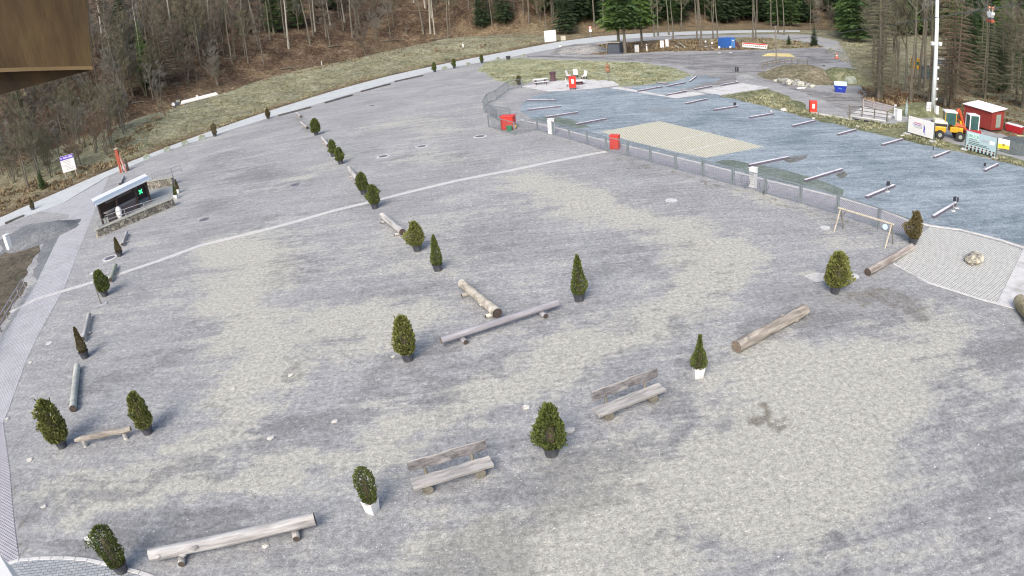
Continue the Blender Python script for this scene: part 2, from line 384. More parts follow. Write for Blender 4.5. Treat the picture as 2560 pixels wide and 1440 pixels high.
def ground():
    xs = [-900, -500, -300]+[-200+2.5*i for i in range(0, 181)]+[320, 420, 600, 900]
    ys = [-300, -60]+[-10+2.5*i for i in range(0, 150)]+[400, 480, 600, 900, 1400]
    vs = []; cols = []
    for y in ys:
        for x in xs:
            vs.append((x, y, terrain(x, y))); d, s = road_dist(x, y)
            bank = sm(150, 170, s)*(1-sm(262, 290, s))
            dry = sm(0, 2, d)*(1-sm(14+14*bank, 34+14*bank, d+6*fbm(x, y, .08)))*.9
            gr = bank*sm(1.5, 5, d+2*fbm(x, y, .15))*(1-sm(22, 27, d+2*fbm(x, y, .1)))
            if d < 0 or (s > 355 and d > 6): gr = max(gr, sm(56, 64, x+.1*y)*.9)
            if s > 340 and d > 0 and d < 40: gr = min(gr, .1)
            if d < 0: dry = .75
            cols += [dry, gr, 0, 1]
    nx = len(xs); fs = [(j*nx+i, j*nx+i+1, (j+1)*nx+i+1, (j+1)*nx+i) for j in range(len(ys)-1) for i in range(nx-1)]
    me = bpy.data.meshes.new('ground'); me.from_pydata(vs, [], fs); me.update()
    a = me.attributes.new('zone', 'FLOAT_COLOR', 'POINT'); a.data.foreach_set('color', cols)
    me.polygons.foreach_set('use_smooth', [True]*len(me.polygons)); me.materials.append(M_floor)
    o = bpy.data.objects.new('ground', me); COL.objects.link(o); struct(o)
ground()

# ------------------------------------------------------------------ paved and gravel surfaces laid on the plaza
def paver_mat(name, c1, c2, mortar, scale, rot, bw=.5, rh=.25, ms=.02, dirt=(.2, .2, .19)):
    m, n, bs = newmat(name); co = coords(n, rot)
    b = n.nodes.new('ShaderNodeTexBrick'); n.links.new(co, b.inputs['Vector']); b.inputs['Scale'].default_value = scale
    b.inputs['Color1'].default_value = (*c1, 1); b.inputs['Color2'].default_value = (*c2, 1); b.inputs['Mortar'].default_value = (*mortar, 1)
    b.inputs['Mortar Size'].default_value = ms; b.inputs['Brick Width'].default_value = bw; b.inputs['Row Height'].default_value = rh
    t = tex(n, 'ShaderNodeTexNoise', co, .6, Detail=8.0, Roughness=.7); f = ramp(n, t.outputs[0], [(.45, (0, 0, 0)), (.75, (.6, .6, .6))])
    c = mix(n, f, b.outputs[0], dirt); t2 = tex(n, 'ShaderNodeTexNoise', co, 9, Detail=4.0, Roughness=.7)
    c = mix(n, .7, c, ramp(n, t2.outputs[0], [(.3, (.75, .75, .75)), (.7, (1.2, 1.2, 1.2))]), 'MULTIPLY')
    n.links.new(c, bs.inputs['Base Color']); bs.inputs['Roughness'].default_value = .9
    bump(n, bs, b.outputs['Fac'], -.01, .6); return m
def grid_mat(name, web, hole, sc, rot, ms=.3, moss=None):
    m, n, bs = newmat(name); co = coords(n, rot)
    b = n.nodes.new('ShaderNodeTexBrick'); n.links.new(co, b.inputs['Vector']); b.inputs['Scale'].default_value = sc
    t = tex(n, 'ShaderNodeTexNoise', co, .5, Detail=6.0, Roughness=.75); h = mix(n, ramp(n, t.outputs[0], [(.4, (0, 0, 0)), (.6, (1, 1, 1))]), hole, moss or hole)
    b.inputs['Mortar'].default_value = (*web, 1); n.links.new(h, b.inputs['Color1']); n.links.new(h, b.inputs['Color2'])
    b.inputs['Mortar Size'].default_value = ms*.25; b.inputs['Mortar Smooth'].default_value = .25; b.inputs['Brick Width'].default_value = .5; b.inputs['Row Height'].default_value = .5
    t2 = tex(n, 'ShaderNodeTexNoise', co, 3, Detail=6.0, Roughness=.8)
    c = mix(n, .9, b.outputs[0], ramp(n, t2.outputs[0], [(.3, (.72, .72, .72)), (.7, (1.18, 1.18, 1.18))]), 'MULTIPLY')
    n.links.new(c, bs.inputs['Base Color']); bs.inputs['Roughness'].default_value = .9; return m
def grass_mat(name, lo, mid, hi, sc=1.5, bias=0):
    m, n, bs = newmat(name); co = coords(n)
    f = tex(n, 'ShaderNodeTexNoise', co, sc, Detail=9.0, Roughness=.78, Distortion=.5); t = tex(n, 'ShaderNodeTexNoise', co, .25, Detail=5.0)
    c = ramp(n, f.outputs[0], [(.32, lo), (.5, mid), (.66, hi)])
    c = mix(n, 1.0, c, ramp(n, t.outputs[0], [(.35, (.72, .75, .7)), (.65, (1.15, 1.12, 1.1))]), 'MULTIPLY')
    n.links.new(c, bs.inputs['Base Color']); bs.inputs['Roughness'].default_value = 1; bs.inputs['Specular IOR Level'].default_value = .1
    bump(n, bs, f.outputs[0], .3, 1.0); return m
M_conc = mat('pale_concrete', (.62, .615, .60), (.50, .495, .485), 2.2, .9, .002, dirt=(.36, .35, .33))
M_road = mat('worn_pale_asphalt', (.52, .545, .54), (.44, .465, .465), 1.2, .9, .002, dirt=(.40, .42, .42))
M_park = gravel_mat('blue_gravel', (.165, .21, .24), (.34, .395, .435), (.3, .3, .3), R(-22), attrs=False, contrast=1.2, streak_amt=1.35)
M_track = gravel_mat('grey_track_gravel', (.15, .152, .158), (.34, .335, .325), (.4, .38, .34), R(10), attrs=False, contrast=1.5, streak_amt=1.5)
M_mound = gravel_mat('dark_mound_gravel', (.12, .13, .14), (.25, .26, .27), (.3, .3, .3), R(8), attrs=False)
M_grass = grass_mat('pale_winter_grass', (.15, .165, .095), (.34, .355, .23), (.60, .60, .45), 1.3)
M_grass2 = grass_mat('moss_grass', (.09, .105, .05), (.23, .24, .14), (.43, .43, .31), 1.6)
M_dirt = grass_mat('brown_soil', (.07, .06, .045), (.16, .14, .11), (.27, .24, .19), 2.0)
M_path = paver_mat('path_pavers', (.53, .535, .56), (.45, .455, .48), (.28, .28, .29), 2.4, R(62), .5, .25, .035, (.25, .25, .26))
M_patio = paver_mat('patio_pavers', (.40, .42, .44), (.31, .33, .36), (.15, .16, .16), 2.0, R(-14), .5, .25, .025)
M_grid_l = grid_mat('grid_pavers_grey', (.47, .46, .49), (.17, .17, .19), 4.2, R(20), .42)
M_grid_y = grid_mat('grid_pavers_mossy', (.60, .575, .49), (.30, .295, .20), 2.1, R(28), .45, (.27, .29, .17))
M_grid_r = grid_mat('grid_pavers_pale', (.56, .555, .53), (.24, .25, .22), 3.4, R(36), .48)
M_stripst = paver_mat('strip_setts', (.70, .70, .69), (.58, .58, .57), (.42, .41, .40), 4, R(24), .5, .5, .08, (.60, .58, .54))
RD_UP = [(-160,620),(-60,573),(0,545),(155,477),(300,415),(445,358),(640,289),(835,227),(965,192),(1090,164),(1280,127),(1400,104),(1500,91),(1600,84),(1800,77),(1900,76),(2000,76)]
RD_LO = [(2000,80),(1900,81),(1800,84),(1600,94),(1500,104),(1400,119),(1280,142),(1100,175),(990,202),(810,255),(640,305),(425,375),(272,440),(160,507),(0,566),(-60,595),(-160,640)]
sheet('asphalt_road', wpoly(RD_UP+RD_LO), .03, M_road, thick=.03)
sheet('parking_gravel', wpoly([(1303,262),(1330,243),(1380,229),(1480,220),(1530,221),(1690,246),(1790,234),(1850,248),(2000,290),(2150,325),(2300,360),(2560,418),(2800,470),(2800,690),(2560,612),(2270,550),(2095,492),(1920,450),(1805,420),(1690,392),(1570,364),(1480,342),(1400,318),(1330,296),(1300,278)]), .006, M_park, jagged=(.8, .12, 3))
sheet('parking_gravel_edge', wpoly([(1530,220),(1580,219),(1640,208),(1700,198),(1760,188),(1800,196),(1780,205),(1700,224),(1665,238),(1620,232)]), .008, M_park, jagged=(.9, .5, 5))
sheet('gravel_track', wpoly([(1290,140),(1440,147),(1560,151),(1700,163),(1740,180),(1730,200),(1660,232),(1720,226),(1840,205),(1860,185),(1960,215),(2060,250),(2110,275),(2120,300),(2150,290),(2220,262),(2190,250),(2100,235),(2020,222),(1930,195),(1910,175),(2020,162),(2110,155),(2120,135),(2060,120),(1900,126),(1700,131),(1560,139),(1470,143),(1380,139)]), .005, M_track, jagged=(2, .5, 6))
sheet('grass_island', wpoly([(1195,172),(1215,155),(1290,145),(1420,150),(1600,156),(1685,170),(1727,190),(1690,203),(1600,214),(1548,218),(1530,203),(1440,193),(1330,203),(1290,214),(1240,202)]), .012, M_grass, jagged=(1.2, .6, 8))
sheet('grass_verge', wpoly([(1795,240),(1925,222),(2010,258),(2030,282),(2110,298),(2170,306),(2240,312),(2275,300),(2345,347),(2410,366),(2600,413),(2800,462),(2800,474),(2600,430),(2400,379),(2300,361),(2150,326),(2000,291),(1850,249)]), .011, M_grass2, jagged=(1.0, .4, 9))
sheet('left_verge', wpoly([(112,585),(88,640),(60,725),(0,815),(-80,930),(-300,800),(-80,690),(0,640),(60,602)]), .009, M_dirt, jagged=(.8, .4, 10))
sheet('left_gravel_mound', wpoly([(150,548),(172,560),(95,700),(80,690),(110,600),(0,640),(0,600),(60,565)]), .007, M_mound, jagged=(.8, .3, 12))
sheet('paved_path', wpoly([(272,443),(220,570),(162,720),(100,830),(67,900),(20,1030),(-20,1120),(-200,1180),(-200,1000),(-60,930),(0,852),(85,722),(175,537),(95,529),(160,508)]), .013, M_path)
sheet('grid_paving_left', wpoly([(8,1055),(15,1105),(25,1180),(37,1317),(49,1402),(15,1412),(-150,1450),(-150,1055)]), .017, M_grid_l)
PATIO = [(-60,1432),(18,1411),(48,1402),(100,1397),(160,1396),(220,1401),(290,1417),(350,1433),(420,1456),(500,1490)]
sheet('patio_paving', wpoly(PATIO+[(500,1640),(-60,1640)]), .025, M_patio, thick=.03)
def strip_mesh(name, pts, w, z, h, m, kind='structure'):
    mb = MB(); n = len(pts); vs = []
    for i, p in enumerate(pts):
        a, b = pts[max(0, i-1)], pts[min(n-1, i+1)]; L = math.hypot(b[0]-a[0], b[1]-a[1]); nx, ny = -(b[1]-a[1])/L*w/2, (b[0]-a[0])/L*w/2
        vs += [(p[0]-nx, p[1]-ny, z), (p[0]-nx, p[1]-ny, z+h), (p[0]+nx, p[1]+ny, z+h), (p[0]+nx, p[1]+ny, z)]
    fs = [(4*i+k, 4*i+4+k, 4*i+5+k, 4*i+1+k) for i in range(n-1) for k in range(3)]+[(0, 1, 2, 3), (4*n-1, 4*n-2, 4*n-3, 4*n-4)]
    o = mb.add(vs, fs).build(name, m); 
    if kind: o['kind'] = kind
    return o
mb = MB(); rnd = random.Random(4); P = wpoly(PATIO)
for a, b in zip(P[1:], P[2:]):
    L = math.hypot(b[0]-a[0], b[1]-a[1]); k = max(1, round(L/.5))
    for i in range(k):
        t = (i+.5)/k; mb.box((a[0]+(b[0]-a[0])*t, a[1]+(b[1]-a[1])*t, .022), (L/k-.02, .14, .045), ang(a, b))
struct(mb.build('patio_edging', M_conc, bev=.01))
KERB = [(1303,300),(1400,322),(1480,344),(1570,366),(1690,394),(1805,422),(1920,452),(2095,494),(2197,523),(2270,552),(2330,566),(2400,575),(2500,600),(2560,620),(2700,668)]
strip_mesh('kerb', wpoly(KERB), .16, 0, .05, M_conc)
FENCE = [(1344,325),(1384,337),(1424,349),(1469,362),(1516,378),(1570,390),(1626,405),(1689,424),(1757,441),(1832,462),(1912,484),(2000,508),(2092,536),(2194,570),(2284,604)]
sheet('grid_paving_walk', wpoly([(1330,306)]+KERB[1:10]+[(2300,575),(2290,600)]+FENCE[::-1][1:]), .009, M_grid_l)
ST = [(25,781),(90,748),(160,727),(240,703),(287,689),(400,651),(500,614),(590,592),(680,570),(760,548),(840,525),(930,504),(1015,482),(1140,452),(1280,425),(1380,404),(1480,385),(1516,379)]
strip_mesh('stone_strip', wpoly(ST), .5, 0, .014, M_stripst)
sheet('concrete_pad', wpoly([(1303,216),(1395,202),(1480,198),(1533,203),(1548,213),(1480,222),(1372,229)]), .02, M_conc, thick=.1)
sheet('concrete_strip', wpoly([(1525,220.5),(1545,217),(1665,239),(1738,229),(1762,235),(1690,246)]), .02, M_conc, thick=.05)
sheet('concrete_slab', wpoly([(1742,228),(1855,208),(1922,219.5),(1805,238)]), .022, M_conc, thick=.05)
sheet('grid_paving_mossy', wpoly([(1500,330),(1648,303),(1780,334),(1910,367),(1765,395),(1690,380),(1570,351)]), .012, M_grid_y)
sheet('grid_paving_right', wpoly([(2290,612),(2240,660),(2320,705),(2450,745),(2490,757),(2556,626),(2500,606),(2400,580),(2325,568),(2302,585)]), .012, M_grid_r)
sheet('concrete_slab_right', wpoly([(2558,624),(2660,665),(2700,860),(2545,772),(2492,757)]), .015, M_conc)
strip_mesh('paving_edge', wpoly([(2234,660),(2320,707),(2450,748),(2540,772)]), .14, 0, .03, M_conc)
sheet('far_path', wpoly([(330,372),(430,340),(640,270),(470,270)]) and [(-52,112),(-45,122),(-35,138),(-22,150),(-5,156),(-5,158),(-23,152.5),(-37,141),(-47.5,124),(-54,113)], 1.0, M_dirt) if 0 else None
sheet('white_stone_patch', wpoly([(2008,690),(2040,681),(2082,686),(2078,700),(2040,706)]), .008, mat('lime_dust', (.62, .61, .58), (.42, .41, .38), 5, .95), jagged=(.2, .12, 4))
M_moss = grass_mat('mossy_gravel', (.15, .195, .18), (.25, .30, .275), (.35, .40, .385), 2.6); M_rustd = grass_mat('rusty_gravel', (.17, .165, .155), (.255, .26, .255), (.36, .385, .39), 2.6)
for nm, pts, m_ in (('mossy_gravel', [(1790,404),(1830,400),(1900,412),(1960,425),(2060,455),(2110,475),(2105,490),(1990,463),(1900,440),(1815,418)], M_moss), ('mossy_gravel', [(1345,300),(1370,288),(1430,300),(1480,318),(1440,322)], M_moss), 
    ('dirty_gravel', [(1960,402),(1985,392),(2020,388),(2010,398),(1975,408)], M_rustd), ('dirty_gravel', [(2090,440),(2110,428),(2120,436),(2100,446)], M_rustd), ('dirty_gravel', [(1610,275),(1660,270),(1700,277),(1650,284)], mat('damp_patch', (.25, .285, .305), (.18, .21, .23), 3, .9))): sheet(nm, wpoly(pts), .0092+.0004*(len(pts) % 7)+.003*(pts[0][0] > 1900), m_, jagged=(.5, .16, len(pts)))
for a, b in (((1625, 367), (1778, 331)), ((1700, 382), (1840, 349))): strip_mesh('grid_paving_seam', wpoly([a, b]), .1, .012, .006, M_conc)
# creek bed under the bridge
mb = MB(); 

# ------------------------------------------------------------------ vegetation
M_bark = mat('bark_grey', (.20, .18, .15), (.09, .08, .062), 3.0, .95, .02, stretch=(1, 1, .25), dirt=(.13, .16, .07))
M_barkd = mat('bark_dark', (.15, .12, .09), (.07, .055, .04), 3.0, .95, .02, stretch=(1, 1, .25))
M_barkp = mat('bark_pale', (.42, .40, .34), (.22, .21, .17), 2.0, .9, .02, stretch=(1, 1, .3))
M_twig = mat('twigs_brown', (.205, .178, .142), (.11, .092, .073), 1.2, .95)
M_twigg = mat('twigs_grey', (.24, .235, .205), (.13, .125, .108), 1.2, .95)
M_twigd = mat('twigs_green_grey', (.20, .19, .125), (.10, .10, .065), 1.2, .95)
M_twigo = mat('twigs_rust', (.235, .17, .12), (.13, .09, .065), 1.2, .95)
def leafmat(name, a, b, sc=2.5):
    m, n, bs = newmat(name); co = coords(n); t = tex(n, 'ShaderNodeTexNoise', co, sc, Detail=4.0, Roughness=.7)
    c = ramp(n, t.outputs[0], [(.33, b), (.67, a)]); n.links.new(c, bs.inputs['Base Color']); bs.inputs['Roughness'].default_value = .7
    bs.inputs['Specular IOR Level'].default_value = .25; return m
M_spruce = leafmat('spruce_needles', (.10, .165, .055), (.03, .06, .024), 1.0)
M_spruced = leafmat('spruce_needles_dark', (.07, .11, .05), (.022, .042, .022), 1.0)
M_spruceb = leafmat('spruce_needles_bright', (.17, .27, .07), (.05, .10, .028), 1.0)
M_thuja = leafmat('thuja_green', (.17, .205, .055), (.045, .065, .018), 9)
M_thujay = leafmat('thuja_yellow', (.27, .28, .085), (.08, .10, .03), 9)
M_thujab = leafmat('thuja_bronze', (.20, .165, .075), (.075, .065, .03), 9)

def bare_meshes(seed, h, spread=.32, stems=1, twigs=1.0, first=.3, tr=.018, lean=0):
    rnd = random.Random(seed); T, C = MB(), MB()
    def twig(p, d, L, w):
        q = p+d*L; s = d.cross(Vector((rnd.uniform(-1, 1), rnd.uniform(-1, 1), rnd.uniform(-1, 1)))).normalized()*w
        m = p+d*L*.5+Vector((rnd.uniform(-1, 1), rnd.uniform(-1, 1), rnd.uniform(-.5, 1)))*L*.07
        C.add([p-s, p+s, m+s*.7, m-s*.7, q], [(0, 1, 2, 3), (3, 2, 4)])
    def grow(p, d, L, r, lvl):
        n = 3; pts = [p]; q = p; dd = d
        for i in range(n):
            dd = (dd+Vector((rnd.uniform(-1, 1), rnd.uniform(-1, 1), rnd.uniform(-.4, 1.0)))*.16).normalized(); q = q+dd*(L/n); pts.append(q)
        C.tube(pts, [r, r*.75, r*.5, r*.25], 4 if lvl < 2 else 3, cap=False)
        k = int((8 if lvl == 1 else 10)*twigs)
        for i in range(k):
            t = rnd.uniform(.2, 1); j = min(n-1, int(t*n)); b = pts[j].lerp(pts[j+1], t*n-j)
            a = (dd*.75+Vector((rnd.uniform(-1, 1), rnd.uniform(-1, 1), rnd.uniform(-.3, .9)))*.75).normalized()
            if lvl < 2: grow(b, a, L*rnd.uniform(.32, .6)*(1.15-t*.5), r*.5, lvl+1)
            else:
                twig(b, a, L*rnd.uniform(.45, 1.0), max(.012, h*.0018))
                a2 = (a+Vector((rnd.uniform(-1, 1), rnd.uniform(-1, 1), rnd.uniform(-.3, .9)))*.6).normalized()
                twig(b+a*L*.2, a2, L*rnd.uniform(.4, .7), max(.011, h*.0016))
    for s in range(stems):
        th = rnd.uniform(0, 6.28); out = (.10+.16*rnd.random()) if stems > 1 else lean
        d0 = Vector((math.cos(th)*out, math.sin(th)*out, 1)).normalized(); hh = h*(rnd.uniform(.7, 1) if stems > 1 else 1)
        p = Vector((math.cos(th), math.sin(th), 0))*(.12*h*.15 if stems > 1 else 0); pts = [p-Vector((0, 0, .5))]; d = d0; N = 8; q = p
        for i in range(N):
            d = (d+Vector((rnd.uniform(-1, 1)*.05, rnd.uniform(-1, 1)*.05, .03))).normalized(); q = q+d*hh/N; pts.append(q)
        r0 = h*tr/(stems**.45); T.tube(pts, [r0*(1.25 if i == 0 else (1-i/(N+.6))) for i in range(N+1)], 7, cap=False)
        nb = int(13*twigs) if stems == 1 else int(7*twigs)
        for i in range(nb):
            t = first+(1-first)*((i+rnd.random())/nb)**.85; t = min(.98, t); j = min(N-1, int(t*N)); b = pts[j+1].lerp(pts[min(N, j+2)], max(0, t*N-j-0)) if j < N-1 else pts[N]
            az = i*2.4+rnd.uniform(-.5, .5); up = .45+.75*t
            a = Vector((math.cos(az), math.sin(az), up)).normalized(); grow(b, a, hh*spread*(1.12-.75*t)*rnd.uniform(.7, 1.15), r0*(1-t)*.45+.01*h*.1, 1)
    return T, C
def conifer_meshes(seed, h, rad=.2, base=.12, dens=1.0, droop=.35, sparse=False):
    rnd = random.Random(seed); T, C = MB(), MB()
    T.tube([(0, 0, -.6), (0, 0, h*.4), (0, 0, h*.97)], [h*.017, h*.011, h*.002], 7, cap=False)
    z = h*base; rows = 0
    while z < h*.985:
        f = (z/h-base)/(1-base); R0 = h*rad*(1-f)**.8*(1 if f > .12 else .65+f*3)*rnd.uniform(.8, 1.15)+.15
        nb = int((7 if not sparse else 5)+3*(1-f)); a0 = rnd.uniform(0, 6.28)
        for i in range(nb):
            az = a0+6.283*i/nb+rnd.uniform(-.25, .25); L = R0*rnd.uniform(.75, 1.12); ca, sa = math.cos(az), math.sin(az)
            pts = []
            for k in range(4):
                t = k/3; pts.append(Vector((ca*L*t, sa*L*t, z+L*(.18*t-droop*t*t)+.0)))
            if sparse or L > 1.0: C.tube(pts, [.035*L**.5, .03*L**.5, .02*L**.5, .008], 3, cap=False)
            m = max(3, int((5+L*2.6)*dens))
            for k in range(m):
                t = .18+.82*(k+rnd.random())/m; j = min(2, int(t*3)); b = pts[j].lerp(pts[j+1], t*3-j)
                w = L*(.30*(1.1-t)+.09)*rnd.uniform(.7, 1.2)
                for sd_ in (-1, 1):
                    e = b+Vector((-sa*sd_*w+ca*w*.55, ca*sd_*w+sa*w*.55, -w*rnd.uniform(.1, .75)))
                    wd = Vector((ca, sa, rnd.uniform(-.5, .2)))*(w*.16+.035) if not sparse else Vector((ca, sa, 0))*.014
                    C.add([b-wd, b+wd, e+wd*.35, e-wd*.35], [(0, 1, 2, 3)])
        z += h*(.028 if not sparse else .033)*rnd.uniform(.8, 1.25)*(1.2-.5*f)
    C.tube([(0, 0, h*.93), (0, 0, h)], [.05, .01], 3)
    return T, C
PROTO = {}
def proto(key, fn, tm, cm):
    T, C = fn; PROTO[key] = (T.mesh('trunk', tm), C.mesh('crown', cm))
for i in range(4): proto(('bare', i), bare_meshes(10+i, 10, .34, first=.28), M_bark, (M_twig, M_twigg, M_twig, M_twigd)[i])
for i in range(3): proto(('tall', i), bare_meshes(30+i, 20, .17, first=.45, tr=.011, twigs=.85), (M_barkp, M_bark, M_bark)[i], (M_twigg, M_twig, M_twigg)[i])
for i in range(4): proto(('bush', i), bare_meshes(50+i, 6, .34, stems=5, first=.2, twigs=.95, tr=.02), M_bark, (M_twig, M_twigg, M_twigo, M_twigd)[i])
for i in range(3): proto(('fir', i), conifer_meshes(70+i, 20, .17, .06), M_bark, (M_spruce, M_spruced, M_spruceb)[i])
proto(('firhigh', 0), conifer_meshes(80, 24, .25, .26, 1.2), M_bark, M_spruceb); proto(('firhigh', 1), conifer_meshes(81, 24, .22, .30, 1.1), M_bark, M_spruce)
for i in range(2): proto(('dead', i), conifer_meshes(90+i, 18, .23, .10, 1.7, .22, True), M_barkd if i else M_bark, (M_twigd, M_twigo)[i])
NAMES = {'bare': 'leafless_tree', 'tall': 'tall_leafless_tree', 'bush': 'leafless_bush', 'fir': 'spruce_tree', 'firhigh': 'spruce_tree', 'dead': 'bare_larch_tree'}
H0 = {'bare': 10, 'tall': 20, 'bush': 6, 'fir': 20, 'firhigh': 24, 'dead': 18}
def tree(kind, v, p, h, rz, label, group, cat=None, sx=1.0):
    t = thing(NAMES[kind], label, cat or ('bush' if kind == 'bush' else 'tree'), p, rz, group); s = h/H0[kind]; t.scale = (s*sx, s*sx, s)
    tm, cm = PROTO[(kind, v)]; part('trunk', tm, t); part('crown', cm, t); return t
def tree_px(kind, v, px, py, h, label, group=None, sx=1.0, rz=None):
    p = hit(px, py)
    if p is None: return None
    return tree(kind, v, p, h, rz if rz is not None else (px*1.7) % 6.28, label, group, sx=sx)
rnd = random.Random(77)
def scatter(region, n, kinds, group_of, hs, seed, minsep=2.2, sx=(.85, 1.2)):
    rr = random.Random(seed); done = []; tries = 0
    xs = [p[0] for p in region]; ys = [p[1] for p in region]
    while len(done) < n and tries < n*12:
        tries += 1; px, py = rr.uniform(min(xs), max(xs)), rr.uniform(min(ys), max(ys))
        if not inside(px, py, region): continue
        p = hit(px, py)
        if p is None or any((p-q).length < minsep for q in done): continue
        done.append(p); k, v = rr.choice(kinds); lab, grp = group_of(k, v); a, b = hs[k]
        tree(k, v, p, rr.uniform(a, b), rr.uniform(0, 6.28), lab, grp, sx=rr.uniform(*sx))
    return done
def lab_left(k, v):
    return {'bush': ('leafless many-stemmed bush on the brown slope behind the left road', 'leafless bushes on the left slope'),
            'bare': ('small leafless tree on the brown wooded slope left of centre', 'small leafless trees on the left slope'),
            'tall': ('tall leafless tree with a long bare trunk on the left slope', 'tall leafless trees on the left slope'),
            'fir': ('dark green spruce among leafless trees on the left slope', 'spruces on the left slope'),
            'dead': ('grey bare-branched larch on the left wooded slope', 'bare larches on the left slope')}[k]
HS = {'bush': (4, 7.5), 'bare': (7, 13), 'tall': (18, 25), 'fir': (14, 24), 'dead': (12, 18), 'firhigh': (20, 26)}
scatter([(0,470),(0,250),(200,230),(330,300),(300,370),(210,420),(60,480)], 85, [('bush', i) for i in range(4)]+[('bare', 0), ('bare', 3)], lab_left, {**HS, 'bush': (4, 7), 'bare': (6, 9)}, 1, 1.7)
scatter([(0,250),(0,200),(230,90),(620,60),(640,170),(440,225),(330,290),(200,230)], 115, [('bush', i) for i in range(4)]+[('bare', i) for i in range(4)]+[('tall', 1), ('dead', 0)], lab_left, {**HS, 'bush': (5, 9)}, 2, 1.9)
scatter([(230,100),(640,-20),(1200,-40),(1480,-20),(1480,40),(1150,85),(640,130),(300,200)], 150, [('bare', i) for i in range(4)]*2+[('tall', i) for i in range(3)]*2+[('bush', 2), ('bush', 0), ('bush', 1), ('fir', 1)], lab_left, {**HS, 'bush': (5, 9)}, 3, 2.6)
scatter([(-60,60),(640,-120),(1400,-80),(1400,-30),(640,-30),(230,60)], 60, [('fir', 0), ('fir', 1), ('bare', 1), ('tall', 1), ('bare', 2)], lab_left, HS, 4, 4)
def spec(kind, v, px, py, h, label, sx=1.0): tree_px(kind, v, px, py, h, label, sx=sx)
spec('tall', 0, 722, 122, 24, 'pale smooth-barked tall tree trunk standing left of the slope centre')
spec('tall', 0, 264, 165, 24, 'pale tall trunk just right of the brown wooden eave')
spec('tall', 1, 881, 95, 24, 'tall grey trunk in the middle of the brown leaf slope')
spec('tall', 0, 1076, 82, 22, 'pale slender trunk above the white roadside marker post')
spec('tall', 1, 1121, 96, 20, 'slender forked tree beside the pale trunk above the marker post')
spec('fir', 2, 372, 222, 15, 'bright green spruce behind the grey bush on the left slope')
spec('fir', 0, 60, 305, 9, 'green young spruce below the wooden eave at the far left', .9)
spec('fir', 0, 690, 80, 20, 'dark spruce left of the pale tall trunk')
spec('fir', 0, 745, 70, 20, 'dark spruce right of the pale tall trunk')
spec('fir', 1, 1205, 70, 18, 'dark spruce above the white roadside board')
spec('fir', 1, 1260, 60, 20, 'dark spruce behind the white roadside board')
spec('bush', 1, 402, 268, 8.5, 'large pale grey bush right beside the white bundle behind the bank', 1.0)
spec('bush', 1, 545, 215, 7.5, 'grey twiggy bush at the upper edge of the grass bank')
spec('bush', 0, 303, 318, 9.0, 'tall brown many-stemmed bush at the left end of the grass bank')
spec('bare', 2, 660, 165, 10, 'spreading leafless tree behind the middle of the grass bank')
spec('bush', 0, 915, 135, 8, 'wide brown bush above the crest of the grass bank')
spec('dead', 0, 180, 270, 9, 'greenish bare-branched tree right under the wooden eave', 1.1)
spec('fir', 0, 108, 472, 2.6, 'small dark green shrub behind the road near the info board', 1.6)
# centre: wood behind the road
def lab_mid(k, v):
    return {'bush': ('leafless bush beside the road at the top centre', 'leafless bushes at the top centre'),
            'bare': ('leafless tree in the dark wood behind the top centre road', 'leafless trees in the top centre wood'),
            'tall': ('tall grey-trunked leafless tree in the top centre wood', 'tall leafless trees in the top centre wood'),
            'fir': ('dark spruce in the deep wood behind the top centre road', 'spruces in the top centre wood'),
            'dead': ('bare larch in the wood behind the top centre road', 'bare larches in the top centre wood')}[k]
scatter([(1300,60),(1330,20),(1500,30),(1950,35),(2040,60),(2040,75),(1900,70),(1600,76),(1480,82),(1360,92)], 42, [('tall', 1), ('tall', 2), ('fir', 0), ('fir', 1), ('fir', 1), ('bare', 3)], lab_mid, {**HS, 'fir': (18, 26), 'tall': (16, 22)}, 11, 3)
scatter([(1330,20),(1500,10),(2000,15),(2100,50),(1950,60),(1500,60)], 40, [('fir', 0), ('fir', 1), ('fir', 1), ('tall', 2)], lab_mid, {**HS, 'fir': (20, 28)}, 12, 5)
spec('firhigh', 0, 1548, 132, 18, 'big green spruce with bare lower trunk beside the dark shed')
spec('firhigh', 1, 1563, 134, 17.5, 'green spruce just right of the dark shed spruce')
spec('firhigh', 0, 1605, 115, 17, 'green spruce with pale lower trunk left of the white boards', .9)
for i, (x, y, lab) in enumerate([(1636,92,'slim grey trunk above the two white boards'),(1645,90,'thin trunk right above the two white boards'),(1672,88,'grey trunk right of the two white boards'),(1683,97,'slanting trunk right of the two white boards'),
    (1742,100,'mossy forked trunk left of the mobile fence'),(1753,102,'thin leaning trunk behind the mobile fence'),(1782,97,'dark trunk left behind the blue container'),(1794,98,'grey trunk right behind the blue container'),
    (1882,100,'twin trunk tree above the red and white banner'),(1890,98,'slender trunk above the end of the red and white banner'),(1960,88,'forked tree right of the tall wooden pole'),(1945,85,'thin tree just right of the tall wooden pole')]):
    spec('tall', (1, 2)[i % 2], x, y, 15+i % 3, lab)
spec('fir', 0, 1972, 112, 2.2, 'small round green shrub right of the tall wooden pole', 1.8)
spec('fir', 1, 2035, 115, 4.5, 'dark bushy spruce at the left edge of the meadow', 1.5)
